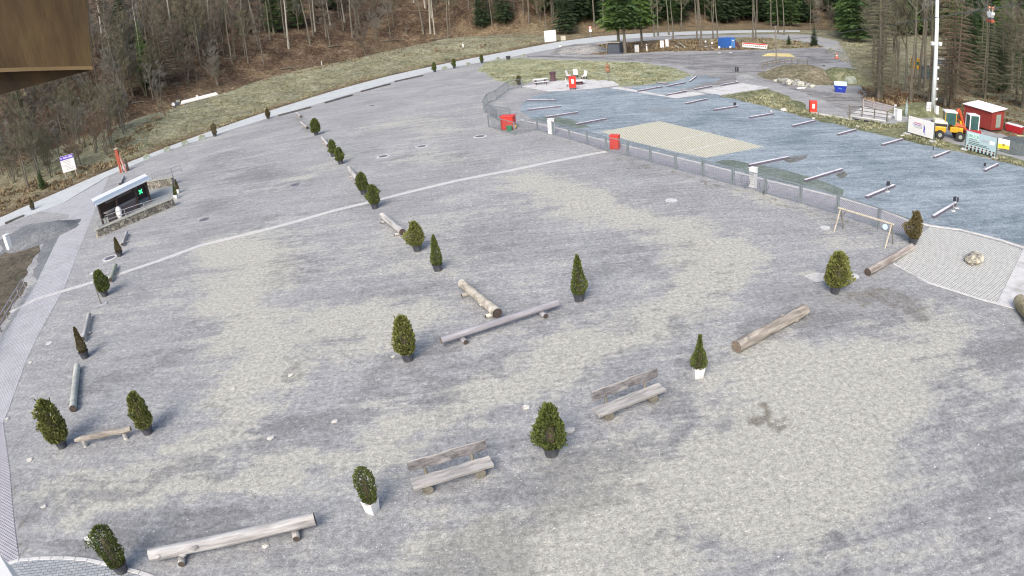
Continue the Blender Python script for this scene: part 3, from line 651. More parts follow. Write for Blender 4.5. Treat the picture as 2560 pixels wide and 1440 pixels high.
# right: wood round the mast
def lab_right(k, v):
    return {'bush': ('leafless bush among the trees round the white mast', 'leafless bushes round the white mast'),
            'bare': ('leafless tree in the group round the white mast', 'leafless trees round the white mast'),
            'tall': ('tall leafless tree in the group round the white mast', 'tall leafless trees round the white mast'),
            'fir': ('dark green spruce on the hillside behind the white mast', 'spruces behind the white mast'),
            'dead': ('brownish bare larch in the group round the white mast', 'bare larches round the white mast')}[k]
scatter([(2165,250),(2175,195),(2290,190),(2330,235),(2320,262),(2240,258)], 13, [('tall', 1), ('tall', 2), ('bare', 3), ('bare', 0)], lab_right, {**HS, 'tall': (15, 18), 'bare': (11, 14)}, 21, 1.5)
scatter([(2130,180),(2140,150),(2300,150),(2420,200),(2560,220),(2560,310),(2470,270),(2420,240),(2300,180)], 13, [('tall', 2), ('bare', 3), ('bare', 2), ('dead', 0), ('bush', 3)], lab_right, {**HS, 'tall': (14, 17), 'bare': (9, 13), 'dead': (13, 16)}, 22, 2.2)
scatter([(2350,225),(2440,225),(2560,260),(2560,190),(2380,160)], 16, [('fir', 1), ('fir', 1), ('fir', 0)], lab_right, {**HS, 'fir': (9, 15)}, 27, 2.4)
scatter([(2380,250),(2560,290),(2700,330),(2700,230),(2400,210)], 10, [('bare', 3), ('tall', 2), ('bush', 3), ('dead', 0)], lab_right, {**HS, 'tall': (14, 16), 'bare': (8, 12)}, 25, 2.2)
scatter([(2050,20),(2300,-10),(2700,10),(2700,120),(2500,110),(2300,90),(2130,110)], 150, [('fir', 0), ('fir', 1), ('fir', 0), ('fir', 2), ('tall', 2)], lab_right, {**HS, 'fir': (20, 28)}, 23, 2.8)
scatter([(2010,80),(2080,60),(2150,75),(2130,95)], 8, [('bush', 0), ('bare', 0), ('bush', 1)], lab_right, HS, 24, 3)
spec('dead', 1, 2377, 268, 17, 'big brownish larch with layered bare branches right of the mast', 1.1)
spec('dead', 0, 2362, 266, 14, 'slimmer larch trunk directly behind the yellow roller')
spec('dead', 0, 2196, 250, 15, 'bare larch at the left of the group behind the bridge')
spec('fir', 1, 2420, 215, 15, 'dark spruce behind the big brownish larch', 1.1)
spec('fir', 1, 2470, 200, 13, 'dark spruce above the red hut')

rnd = random.Random(31)
for i, (x, y) in enumerate([(560,150),(820,120),(960,105),(700,175),(1080,100),(430,215),(330,260)]):
    p = hit(x, y); a = rnd.uniform(-.5, .5); L = rnd.uniform(3, 6); q = hit(x+L*9, y+rnd.uniform(-6, 4))
    if p is None or q is None: continue
    d = (q-p); t = thing('fallen_trunk', 'fallen grey trunk lying in the leaf litter of the wooded slope', 'trunk', p, 0, 'fallen trunks on the wooded slope')
    MB().tube([(0, 0, .15), tuple(d*.5+Vector((0, 0, .25))), tuple(d+Vector((0, 0, .15)))], [.2, .16, .08], 7).build('trunk', M_bark, t)

# ------------------------------------------------------------------ potted conifers
M_pot = mat('pot_plastic', (.055, .06, .075), (.04, .043, .055), 5, .5, 0, dirt=(.11, .11, .11))
M_potw = mat('pot_white', (.74, .74, .73), (.60, .60, .60), 6, .5, 0, dirt=(.42, .42, .40))
M_soil = mat('potting_soil', (.09, .06, .04), (.04, .03, .02), 20, 1)
def thuja_meshes(seed, form, n=2600):
    """unit crown: height 1, radius about 1 at its widest (scaled per plant); form cone, oval, loose, spire, column"""
    rnd = random.Random(seed); C = MB(); K = MB()
    def prof(t):
        if form == 'cone': return (1-t)**.72*(.62+.38*min(1, t/.12))
        if form == 'spire': return max(.10, (1-t)**1.15*1.05)*(.75+.25*min(1, t/.1))*(1-.25*math.exp(-((t-.62)/.07)**2))
        if form == 'oval': return (max(0, math.sin(math.pi*min(.999, (t*.86+.14))))**.55)*(1-.18*t)
        if form == 'column': return (.8+.2*math.sin(t*3))*max(0, 1-max(0, t-.82)/.18)**.5
        return (max(0, math.sin(math.pi*min(.999, t*.82+.18)))**.7)*(1-.25*t)
    lob = [(rnd.uniform(0, 6.28), rnd.uniform(.05, .95), rnd.uniform(.10, .30)) for _ in range(16)]
    rag = {'cone': .17, 'spire': .16, 'oval': .36, 'column': .24, 'loose': .5}[form]
    for i in range(n):
        t = rnd.random()**(1.15); az = rnd.uniform(0, 6.283); r = prof(t)
        l = sum(a*math.exp(-((t-b)/.10)**2)*max(0, math.cos(az-c))**3 for c, b, a in lob)
        dep = rnd.random()**.45; rr = (r*(.86+rag*l*3))*(.35+.65*dep)+rnd.uniform(-1, 1)*rag*.25
        p = Vector((math.cos(az)*rr, math.sin(az)*rr, t))
        up = Vector((math.cos(az)*.55, math.sin(az)*.55, rnd.uniform(.5, 1.2))).normalized()
        up = (up+Vector((rnd.uniform(-1, 1), rnd.uniform(-1, 1), rnd.uniform(-.6, .6)))*.45).normalized()
        sd_ = up.cross(Vector((rnd.uniform(-1, 1), rnd.uniform(-1, 1), rnd.uniform(-.3, .3)))).normalized()
        s = rnd.uniform(.5, 1.25)*(.18 if form not in ('loose', 'oval') else .24); L = up*s; wv = sd_*s*.38
        L.z *= .32; p2 = p+L; q = p+L*.55
        C.add([p, q+Vector((wv.x, wv.y, wv.z*.3)), p2, q-Vector((wv.x, wv.y, wv.z*.3))], [(0, 1, 2, 3)])
    if form in ('loose', 'oval'):
        for q in range(7 if form == 'loose' else 4):
            az = rnd.uniform(0, 6.28); b = Vector((math.cos(az)*rnd.uniform(.1, .7), math.sin(az)*rnd.uniform(.1, .7), rnd.uniform(.7, .93))); d = Vector((math.cos(az)*.25, math.sin(az)*.25, .14))
            for k in range(26):
                p = b+d*(k/26.0); w_ = .10*(1-k/30); az2 = rnd.uniform(0, 6.28); e = p+Vector((math.cos(az2)*w_*1.6, math.sin(az2)*w_*1.6, .035)); sd_ = Vector((-math.sin(az2)*.05, math.cos(az2)*.05, .01)); m_ = (p+e)/2
                C.add([p, m_+sd_, e, m_-sd_], [(0, 1, 2, 3)])
    ks = [(max(.03, prof(k/9)*.62), k/9*.93) for k in range(10)]
    return C, MB().lathe(ks, 9)
TH = {}
for f in ('cone', 'spire', 'oval', 'column', 'loose'):
    for v in range(2):
        C, K = thuja_meshes(hash(f) % 97 if 0 else {'cone': 5, 'spire': 15, 'oval': 25, 'column': 35, 'loose': 45}[f]+v, f)
        for mn, mm in (('g', M_thuja), ('y', M_thujay), ('b', M_thujab)):
            TH[(f, v, mn)] = C.mesh('crown', mm)
        TH[(f, v, 'k')] = K.mesh('crown_core', M_barkd)  # dark crown-shaped core, put in to darken the inside of the crown
def zfor(b, top):
    lo, hi = 0, 60
    for _ in range(40):
        m = (lo+hi)/2
        if project((b.x, b.y, b.z+m))[1] > top: lo = m
        else: hi = m
    return lo
def potted(px, py, top, wpx, form, v, mn, label, white=False, tilt=0, group='potted conifers on the gravel square', rz=0, z0=0):
    b = at(px, py, z0); D = (b-Vector((0, 0, CAM_H))).length; H = zfor(b, top); rad = wpx/2/F_PX*D
    if D > 60: H = max(H, 1.2)
    t = thing('potted_conifer', label, 'potted tree', b, rz, group)
    ph = min(.38, H*.24) if not white else min(.46, H*.3); pr = min(.27, rad*.95) if not white else .2
    if white:
        MB().box((0, 0, ph/2), (pr*1.55, pr*1.55, ph), 0, 1.28).build('planter', M_potw, t, bev=.012)
        MB().box((0, 0, ph+.004), (pr*1.7, pr*1.7, .02)).build('soil', M_soil, t)
    else:
        MB().lathe([(0, 0), (pr*.74, 0), (pr*.95, ph*.86), (pr*1.04, ph*.87), (pr*1.06, ph), (pr*.98, ph), (pr*.95, ph*.9)], 22).build('pot', M_pot, t, smooth=False)
        MB().disc((0, 0, ph*.9), pr*.96, 18).build('soil', M_soil, t)
    c = part('crown', TH[(form, v, mn)], t, (0, 0, ph*.92), px*.7); c.scale = (rad*(.92+.16*((px*7) % 10)/10), rad, H-ph*.92)
    k = part('crown_core', TH[(form, v, 'k')], t, (0, 0, ph*.9)); k.scale = (rad*.55, rad*.55, (H-ph)*.85)
    if tilt: t.rotation_euler = (0, tilt, rz)
    return t
potted(306, 1428, 1320, 64, 'column', 0, 'g', 'potted conifer with a white tag on the edge of the curved paved patio')
potted(932, 1278, 1173, 50, 'column', 1, 'g', 'clipped conifer in a white square planter turned corner-on', True, rz=R(60))
potted(214, 894, 819, 30, 'cone', 0, 'b', 'slim pointed potted conifer between two pale logs at the left')
potted(300, 640, 594, 22, 'cone', 0, 'b', 'small pointed conifer in a pot beside the ringed manhole cover')
potted(83, 525, 494, 15, 'cone', 1, 'b', 'dark pointed potted conifer on the pale road edge at far left')
potted(371, 1082, 983, 50, 'oval', 0, 'y', 'speckled yellow-green potted conifer right of the rough half-log bench')
potted(157, 1117, 1004, 66, 'loose', 0, 'y', 'bushy olive-green potted conifer left of the rough half-log bench')
potted(263, 740, 677, 38, 'oval', 1, 'g', 'rounded potted conifer beside the thin post stand')
potted(1095, 676, 589, 36, 'cone', 0, 'g', 'narrow cone-shaped potted conifer right of its yellowish neighbour')
potted(1044, 627, 555, 42, 'loose', 1, 'y', 'yellowish open potted conifer by the end of the round dark-ended log')
potted(938, 521, 463, 32, 'oval', 1, 'g', 'potted conifer just in front of the pale stone strip')
potted(910, 486, 432, 32, 'oval', 0, 'g', 'potted conifer just behind the pale stone strip')
potted(852, 410, 369, 24, 'oval', 1, 'g', 'nearer one of two potted conifers behind the short log')
potted(834, 391, 350, 20, 'oval', 0, 'g', 'farther one of two potted conifers behind the short log')
potted(791, 338, 297, 26, 'loose', 0, 'g', 'loose potted conifer at the far end of the middle row')
potted(1448, 751, 640, 48, 'cone', 1, 'g', 'tall pointed potted conifer right of the grey pole log')
potted(1745, 942, 839, 50, 'spire', 0, 'g', 'waisted spire conifer in a white square planter with a grey label', True, rz=R(2))
potted(2087, 732, 632, 60, 'oval', 0, 'y', 'broad potted conifer beside the pale dusty patch')
potted(2282, 610, 530, 38, 'loose', 1, 'b', 'ragged brown-tinged potted conifer at the end of the metal fence')
potted(1021, 900, 793, 58, 'oval', 1, 'y', 'round leafy potted conifer left of the grey pole log')
potted(1379, 1136, 1014, 74, 'loose', 1, 'g', 'bushy bright green potted conifer between the two rustic benches')
potted(441, 497, 462, 12, 'cone', 0, 'g', 'nearer slim conifer in a white planter at the end of the stone ramp', True)
potted(446, 483, 448, 12, 'cone', 1, 'b', 'farther slim conifer in a white planter at the end of the stone ramp', True)
potted(671, 297, 272, 13, 'oval', 0, 'b', 'small potted conifer on the road edge above the middle row of logs')
potted(538, 341, 309, 14, 'column', 0, 'b', 'dark narrow potted conifer on the road edge left of the middle row')
potted(1087, 180, 156, 11, 'oval', 0, 'g', 'leftmost of three potted conifers along the far road edge')
potted(1136, 171, 147, 11, 'oval', 1, 'g', 'middle one of three potted conifers along the far road edge')
potted(1205, 158, 137, 10, 'oval', 0, 'g', 'rightmost of three potted conifers along the far road edge')
potted(1298, 213, 189, 14, 'oval', 1, 'b', 'potted conifer inside the curved end of the metal fence')
b = at(1271, 149); t = thing('plant_pot', 'empty dark plant pot standing on the far gravel by the road', 'plant pot', b)
MB().lathe([(0, 0), (.3, 0), (.42, .55), (.46, .56), (.46, .66), (.40, .66), (.38, .5), (0, .5)], 16).build('pot', M_pot, t); MB().disc((0, 0, .55), .4, 12).build('soil', M_soil, t)
# tag on the near one
b = at(243, 1352, 0); t = thing('tag_sign', 'small white tag board on a thin stake behind the near potted conifer', 'sign', at(262, 1402))
mb = MB().tube([(0, 0, 0), (0, 0, 1.15)], .012, 5); mb.build('stake', M_barkd, t)
MB().box((-.06, -.02, .95), (.30, .02, .26), R(35)).build('board', mat('board_white', (.75, .78, .76), (.7, .72, .7), 3, .5), t)

# ------------------------------------------------------------------ logs
M_log = mat('weathered_log', (.56, .555, .545), (.18, .17, .165), 2.6, .9, .03, stretch=(.22, 2.2, 2.2), dirt=(.62, .58, .53))
M_loggrey = mat('grey_log', (.36, .355, .38), (.21, .20, .22), 3, .85, .02, stretch=(.2, 2, 2), dirt=(.48, .47, .50))
M_logyel = mat('yellow_log', (.56, .535, .46), (.22, .19, .15), 3, .9, .02, dirt=(.70, .66, .58))
M_logbark = mat('peeling_bark', (.42, .385, .335), (.13, .11, .095), 2.8, .95, .05, stretch=(.3, 2.2, 2.2), dirt=(.58, .52, .44))
M_end = mat('dark_end_grain', (.10, .075, .06), (.05, .04, .035), 8, .9); M_endl = mat('light_end_grain', (.26, .21, .165), (.12, .095, .075), 9, .9)
def log(e1, e2, r, label, m=None, end=None, sup=(), lift=.0, jit=.05, seed=0, r2=None, half=False, knots=0, supr=.09):
    m = m or M_log; end = end or M_end; rnd = random.Random(seed); zc = r+lift; a, b = at(*e1, zc), at(*e2, zc); c = (a+b)/2; an = ang(a, b); L = (b-a).length
    t = thing('log', label, 'log', (c.x, c.y, 0), an, 'logs laid out on the gravel square')
    n = max(5, int(L*1.6)); r2 = r2 or r; pts = []; rr = []
    for i in range(n+1):
        u = i/n; pts.append((-L/2+L*u, rnd.uniform(-1, 1)*jit*r*.6, zc+rnd.uniform(-1, 1)*jit*r*.4)); rr.append((r+(r2-r)*u)*(1+rnd.uniform(-jit, jit)*.6))
    mb = MB().tube(pts, rr, 14, cap=False, jit=jit*.5, rnd=rnd)
    for k in range(knots):
        u = rnd.uniform(-.45, .45)*L; th = rnd.uniform(.8, 2.8)*(1 if rnd.random() < .7 else -1); mb.blob((u, math.cos(th)*r*.9, zc+math.sin(th)*r*.75), r*rnd.uniform(.25, .5), rnd, 7, 5, (1.6, 1, .8))
    mb.build('trunk', m, t, smooth=True)
    for s_, q in ((-1, r), (1, r2)):
        mb = MB(); o = []
        ring = [(s_*(L/2+.004), math.cos(k*math.pi/7)*q*.985, zc+math.sin(k*math.pi/7)*q*.985) for k in range(14)]
        mb.add(ring, [tuple(range(14)) if s_ > 0 else tuple(range(14))[::-1]]); mb.build('cut_end', end, t)
    for u in sup:
        x = -L/2+L*u; rs = lift/2+.015
        mb = MB().tube([(x, -.34, rs), (x, .34, rs)], rs, 10); mb.build('support_log', M_endl if 0 else m, t)
        MB().add([(x+math.cos(k*math.pi/5)*rs*.97, -.345, rs+math.sin(k*math.pi/5)*rs*.97) for k in range(10)], [tuple(range(10))]).build('support_end', M_end, t)
    return t
log((375, 1388), (787, 1297), .205, 'long weathered log on two short round supports, nearest the patio', sup=(.18, .87), lift=.19, seed=1, knots=5, jit=.07)
log((1102, 851), (1394, 757), .15, 'smooth grey pole log lying across two small round blocks', M_loggrey, M_endl, sup=(.17, .85), lift=.2, seed=2, jit=.03)
log((1155, 708), (1244, 783), .21, 'knobbly yellowish log with dark sawn end touching the grey pole', M_logyel, sup=(.18, .86), lift=.16, seed=3, knots=14, jit=.12)
log((956, 538), (1006, 580), .2, 'round pale log with dark sawn end before the stone strip', sup=(.15, .85), lift=.14, seed=4, jit=.03)
log((873, 420), (893, 449), .19, 'pale log just behind the stone strip in the middle row', sup=(.5,), lift=.1, seed=5)
log((806, 344), (820, 364), .17, 'short pale log with dark end in the far middle row', lift=.08, sup=(.5,), seed=6)
log((752, 306), (768, 319), .16, 'small far log left of the loose potted conifer', seed=7, lift=.04, sup=(.5,))
log((742, 283), (752, 291), .15, 'farthest tiny log of the middle row near the pale road', seed=8, lift=.04, sup=(.5,))
log((1841, 867), (2012, 774), .25, 'thick peeling log with ringed sawn end lying flat on gravel', M_logbark, M_endl, seed=9, knots=12, jit=.15, lift=0)
log((2169, 680), (2279, 617), .19, 'dark-streaked log with splintered end beside the grid paving', mat('streaked_log', (.50, .46, .42), (.12, .09, .08), 2.4, .95, .04, stretch=(.25, 2, 2), dirt=(.58, .55, .5)), seed=10, jit=.1, lift=0)
log((182, 1022), (193, 915), .165, 'upright-looking smooth grey log with dark round end at the left', mat('pale_green_log', (.46, .48, .44), (.28, .30, .27), 2, .9, .01, dirt=(.56, .57, .52)), seed=11, lift=.03, jit=.03, sup=(.3,))
log((207, 848), (223, 786), .13, 'slim pale log behind the slim pointed conifer at the left', seed=12, lift=.1, sup=(.3,))
log((276, 700), (289, 663), .13, 'mossy log crossing the left end of the stone strip', mat('mossy_log', (.34, .37, .31), (.18, .20, .16), 3, .9, .02), seed=13, lift=.08, sup=(.5,))
log((306, 611), (317, 581), .12, 'slim pale log below the stone ramp wall', seed=14, lift=.08, sup=(.3,))
log((300, 460), (309, 442), .14, 'slim pale log half hidden behind the hut roof', seed=15, lift=.05, sup=(.5,))
log((2548, 752), (2640, 880), .34, 'thick mossy log end cut off by the right picture edge', mat('mossy_trunk', (.33, .30, .18), (.14, .12, .07), 3, .95, .03, dirt=(.5, .48, .45)), M_endl, seed=16, lift=0, jit=.08)
# splintered end of the streaked log
# rough half-log bench
a, b = at(187, 1100, .38), at(327, 1073, .38); c = (a+b)/2; an = ang(a, b); L = (b-a).length
t = thing('half_log_bench', 'rough low half-log bench on two stubby round legs', 'bench', (c.x, c.y, 0), an)
rnd = random.Random(3)
MB().tube([(-L/2+L*i/8, rnd.uniform(-.02, .02), .38+rnd.uniform(-.015, .015)) for i in range(9)], [.07, .10, .12, .12, .13, .13, .12, .12, .10], 9, jit=.14, rnd=rnd).build('seat', M_logbark, t)
for x in (-.36, .36): MB().tube([(x*L, 0, 0), (x*L, 0, .32)], [.10, .085], 9).build('leg', M_log, t)

# ------------------------------------------------------------------ rustic benches
M_plank = mat('bench_plank', (.47, .46, .445), (.20, .19, .18), 2.5, .85, .01, stretch=(.35, 2.2, 2), dirt=(.62, .585, .54)); M_back = mat('bench_back', (.22, .21, .215), (.075, .07, .075), 7, .85, .01, stretch=(.6, 1.6, 1.6), dirt=(.34, .335, .33)); M_block = mat('bench_block', (.24, .225, .18), (.12, .11, .09), 5, .9, .02)
def bench(l, r, label, seed):
    a, b = at(*l), at(*r); rnd = random.Random(seed)     # front feet of the two blocks
    c = (a+b)/2; an = ang(a, b); L = (b-a).length; W = L*1.5
    t = thing('rustic_bench', label, 'bench', (c.x, c.y, 0), an, 'rustic log benches')
    # seat: thick half-log plank with wavy edges; depth goes away from the viewer (+y)
    n = 10; mb = MB(); top = []; bot = []
    for i in range(n+1):
        x = -W/2+W*i/n; f = -.08+rnd.uniform(-.015, .015); k = .40+rnd.uniform(-.02, .02)
        top += [(x, f, .46), (x, k, .46)]; bot += [(x, f+.05, .32), (x, k-.05, .32)]
    o = len(top); vs = top+bot; fs = []
    for i in range(n):
        q = 2*i; fs += [(q, q+2, q+3, q+1), (o+q, o+q+1, o+q+3, o+q+2), (q, o+q, o+q+2, q+2), (q+1, q+3, o+q+3, o+q+1)]
    fs += [(0, 1, o+1, o), (2*n, o+2*n, o+2*n+1, 2*n+1)]
    mb.add(vs, fs).build('seat', M_plank, t, bev=.012)
    for x in (-L/2, L/2):
        MB().tube([(x, .0, .155), (x, .34, .155)], .165, 10, jit=.06, rnd=rnd).build('leg', M_block, t)
        MB().tube([(x*.88, .38, .1), (x*.88, .50, 1.0)], .05, 7).build('back_post', M_block, t)
    mb = MB(); vs = []; fs = []
    for i in range(n+1):
        x = -W/2*.98+W*.98*i/n; e = .02*math.sin(i*1.3)
        z0, z1 = .70+e+rnd.uniform(-.015, .015), 1.03+e*.5+rnd.uniform(-.008, .008)
        vs += [(x, .40, z0), (x, .46, z0), (x, .49, z1), (x, .43, z1)]
    for i in range(n):
        q = 4*i
        for k in range(4): fs.append((q+k, q+4+k, q+4+(k+1) % 4, q+(k+1) % 4))
    fs += [(0, 1, 2, 3), (4*n+3, 4*n+2, 4*n+1, 4*n)]
    mb.add(vs, fs).build('backrest', M_back, t, bev=.008)
    top = [(x, (y+.43)/2+.01, z+.002) for x, y, z in vs[2::4]]; MB().tube(top, .022, 5).build('top_edge', M_plank, t); return t
bench((1073, 1236), (1205, 1196), 'rustic plank bench between the white square planter and the bushy conifer', 1)
bench((1526, 1052), (1636, 1008), 'rustic plank bench with knotty backrest near the white spire planter', 8)

# ------------------------------------------------------------------ A-frame wooden beam with a round blue tag
M_rawwood = mat('raw_wood', (.56, .52, .42), (.36, .32, .25), 4, .85, .005); M_greywood = mat('grey_wood', (.24, .22, .19), (.15, .14, .12), 5, .9, .005)
LA, LB, RA, RB = at(2085, 580), at(2108, 572), at(2212, 622), at(2232, 610)
ca, cb = (LA+LB)/2, (RA+RB)/2; t = thing('beam_stand', 'wooden beam on two splayed A-frame legs before the metal fence', 'wooden stand', ((ca+cb)/2), ang(ca, cb))
Mi = Matrix.Rotation(-ang(ca, cb), 4, 'Z') @ Matrix.Translation(-(ca+cb)/2)
HB = zfor(ca, 521)
def lc(p, z=0): q = Mi @ Vector((p.x, p.y, 0)); return Vector((q.x, q.y, z))
tl, tr_ = lc(ca, HB), lc(cb, HB*.98); dx = (tr_-tl).normalized()
MB().tube([tl-dx*.15, tr_+dx*.15], .06, 8).build('beam', M_rawwood, t)
for p, m_, top in ((LA, M_rawwood, tl), (LB, M_greywood, tl), (RA, M_rawwood, tr_), (RB, M_greywood, tr_)): MB().tube([lc(p, 0), top], .045, 7).build('leg', m_, t)
MB().tube([tl-Vector((0, 0, .45)), tl+dx*.45-Vector((0, 0, .05))], .03, 6).build('brace', M_greywood, t)
s_ = MB().tube([tr_+Vector((-.32, -.10, -.22)), tr_+Vector((-.32, -.13, -.22))], .16, 14); s_.build('round_tag', mat('tag_blue', (.45, .62, .82), (.6, .72, .85), 8, .4), t)

# thin post on a foot, left
t = thing('post_stand', 'thin dark post standing on a flat grey base plate', 'post', at(254, 764)); h = zfor(at(254, 764), 706)
MB().tube([(0, 0, 0), (0, 0, h)], .035, 7).build('post', M_greywood, t); MB().box((0, 0, .05), (.75, .3, .1), R(40)).build('base_plate', mat('base_grey', (.42, .45, .48), (.3, .3, .33), 4), t, bev=.02)

# ------------------------------------------------------------------ metal fence
M_galv = mat('galvanised_steel', (.25, .29, .305), (.18, .21, .225), 5, .5, 0, .1); M_wire = mat('fence_wire', (.15, .17, .18), (.12, .14, .15), 5, .6, 0, .1)
def post_rail_fence(pts, h, root, post_r=.045, twin=True, wire=True, last=True):
    o = root.location
    for i, (a, b) in enumerate(zip(pts, pts[1:])):
        d = (b-a); L = d.length; u = d.normalized(); an = ang(a, b); g = .07 if twin else 0
        p, q = a+u*g-o, b-u*g-o
        for e in (p, q): MB().box((e.x, e.y, h/2), (post_r*2, post_r*2, h), an).build('post', M_galv, root)
        m_ = (p+q)/2; f = MB().box((m_.x, m_.y, h-.03), (L-2*g, .06, .06), an).build('top_rail', M_galv, root)
        MB().box((m_.x, m_.y, .13), (L-2*g, .045, .045), an).build('bottom_rail', M_galv, root)
        if wire:
            w_ = MB(); st = .12; H = h-.18; n = int((L-2*g+H)/st)
            for k in range(n):
                for sgn in (1, -1):
                    x0 = k*st-(H if sgn > 0 else 0); x1 = x0+H; z0, z1 = (.15, .15+H) if sgn > 0 else (.15+H, .15)
                    lo, hi = 0.0, L-2*g
                    if x1 < lo or x0 > hi: continue
                    ta, tb = max(0, (lo-x0)/H), min(1, (hi-x0)/H)
                    if tb <= ta: continue
                    A = p+u*(x0+H*ta); B = p+u*(x0+H*tb); za, zb = z0+(z1-z0)*ta, z0+(z1-z0)*tb; w2 = Vector((0, 0, .0075))
                    A = Vector((A.x, A.y, za)); B = Vector((B.x, B.y, zb)); w_.add([A-w2, B-w2, B+w2, A+w2], [(0, 1, 2, 3)])
            w_.build('wire_mesh', M_wire, f)
FP = wpoly(FENCE); root = thing('metal_fence', 'long grey metal fence with wire mesh between square and parking', 'fence', FP[0]); post_rail_fence(FP, 1.2, root)
FL = wpoly([(1222, 318), (1252, 327), (1287, 337)]); root = thing('metal_fence', 'short metal fence panels in front of the red box with the green item', 'fence', FL[0]); post_rail_fence(FL, 1.2, root, twin=False)
FL = wpoly([(1287, 337), (1344, 326)]); root = thing('metal_gate', 'metal gate panel swung between the short fence and the long fence', 'gate', FL[0]); post_rail_fence(FL, 1.15, root, twin=False)
FL = wpoly([(1270, 226), (1241, 250), (1218, 261), (1209, 275), (1212, 281), (1226, 289), (1246, 302)]); root = thing('metal_fence', 'curved grey metal fence round the end of the parking area', 'fence', FL[0]); post_rail_fence(FL, 1.2, root, twin=False)
FL = wpoly([(1304, 219), (1270, 226)]); root = thing('metal_fence', 'last straight fence panel by the potted conifer and concrete pad', 'fence', FL[0]); post_rail_fence(FL, 1.2, root, twin=False)
FL = wpoly([(1226, 290), (1277, 300)]); root = thing('metal_gate', 'open metal gate leaf meeting the curved fence', 'gate', FL[0]); post_rail_fence(FL, 1.2, root, twin=False)
# game elements hanging on the fence: rings
c = at(1862, 470); an = ang(FP[9], FP[10])
for x_, lab in ((1862, 'dark metal ring hanging on the fence left of the white box'), (1908, 'dark metal hoop on the fence right of the white box')):
    p = at(x_, 474 if x_ < 1900 else 487); t = thing('metal_ring', lab, 'ring', p+Vector((.05, .08, 0)), an)
    pts = [(math.cos(k*math.pi/10)*.36, 0, .58+math.sin(k*math.pi/10)*.36) for k in range(21)]
    MB().tube(pts, .011, 6, cap=False).build('hoop', M_pot, t); MB().tube([(0, 0, 0), (0, 0, .22)], .02, 5).build('peg', M_pot, t)
M_whitebox = mat('white_plastic', (.80, .81, .80), (.72, .73, .73), 3, .45); M_grey = mat('grey_line', (.30, .31, .34), (.26, .27, .3), 5, .6)
def cabinet(px, py, w_, d_, h_, rz, label, name='cabinet', lines=0, m=None, m2=None, group=None):
    t = thing(name, label, 'cabinet' if name == 'cabinet' else name.replace('_', ' '), at(px, py), rz, group)
    MB().box((0, 0, h_/2), (w_, d_, h_)).build('housing', m or M_whitebox, t, bev=.02)
    MB().box((0, 0, h_+.02), (w_+.06, d_+.06, .04)).build('lid', m2 or m or M_whitebox, t, bev=.01)
    for k in range(lines):
        MB().box((0, -d_/2-.004, h_*(.82-.7*k/lines)), (w_*.8, .008, .025)).build('slot', M_grey, t)
    return t
cabinet(1882, 470, .42, .4, 1.35, an, 'tall white ribbed box just behind the metal fence', lines=6)
cabinet(1379, 334, .46, .45, 1.35, an, 'white ribbed box behind the left part of the metal fence', lines=6)

# ------------------------------------------------------------------ red bins
M_red = mat('red_paint', (.70, .05, .03), (.60, .04, .025), 4, .45, dirt=(.55, .06, .035)); M_green = mat('green_plastic', (.05, .36, .16), (.04, .28, .12), 4, .5); M_yel = mat('yellow_item', (.62, .42, .12), (.5, .33, .1), 4, .6)
def redbin(px, py, label, w_=.62, h_=1.0, rz=0, white=True, legs=False):
    t = thing('red_bin', label, 'bin', at(px, py), rz, 'red collection boxes'); z = .25 if legs else .02
    MB().box((0, 0, z+h_/2), (w_, w_*.8, h_)).build('housing', M_red, t, bev=.04)
    MB().box((0, 0, z+h_+.04), (w_*1.08, w_*.88, .08)).build('lid', M_red, t, bev=.02)
    if white: MB().box((0, -w_*.4-.006, z+h_*.62), (w_*.34, .012, h_*.42)).build('panel', M_whitebox, t)
    for x in ((-1, 1)):
        for y in (-1, 1): MB().box((x*w_*.38, y*w_*.28, z/2), (.06, .06, z)).build('foot', M_pot, t)
    return t
redbin(1538, 372, 'red box standing right behind the metal fence', .72, 1.05, R(-30), False)
redbin(1432, 224, 'small red box with a white front by the far concrete pad', .85, 1.35, 0, True, True)
redbin(2032, 281, 'red box with a white notice at the edge of the grass verge', .75, 1.1, R(-15))
redbin(1272, 322, 'double red box inside the short fence panels', 1.25, 1.2, R(-20), False)
t = thing('bucket', 'green bucket standing in front of the double red box', 'bucket', at(1274, 327)); MB().lathe([(0, 0), (.22, 0), (.3, .42), (.33, .42), (.33, .46), (.28, .46), (.2, .05)], 14).build('pail', M_green, t); MB().tube([(math.cos(k*math.pi/8)*.3, 0, .45+math.sin(k*math.pi/8)*.2) for k in range(9)], .012, 5).build('handle', M_galv, t)
t = thing('ball', 'yellow-brown ball lying beside the green bucket', 'ball', at(1287, 322)); MB().blob((0, 0, .2), .22, random.Random(1), 12, 8, (1, 1, 1), .02).build('ball', M_yel, t, smooth=True)

# ------------------------------------------------------------------ manhole covers, pits and stones
M_iron = mat('cast_iron', (.16, .155, .19), (.10, .10, .12), 12, .6, .005); M_ring = mat('concrete_ring', (.64, .64, .62), (.40, .40, .39), 6, .9, .004); M_rust = mat('rusty_iron', (.16, .10, .09), (.10, .07, .06), 9, .8)
def manhole(px, py, r, label, ring=True, m=None):
    t = thing('manhole_cover', label, 'manhole', at(px, py), 0, 'manhole covers')
    if ring: MB().lathe([(r*1.02, 0), (r*1.02, .02), (r*1.36, .018), (r*1.4, 0)], 26).build('ring', M_ring, t)
    MB().lathe([(r, 0), (r, .012)], 26).disc((0, 0, .012), r, 26).build('lid', m or M_iron, t)
    MB().box((0, 0, .016), (r*.5, .05, .01)).build('grip', M_rust, t)
manhole(958, 391, .42, 'manhole cover with a broad white ring nearest the middle row'); manhole(1054, 366, .42, 'ringed manhole cover between its two ringed neighbours')
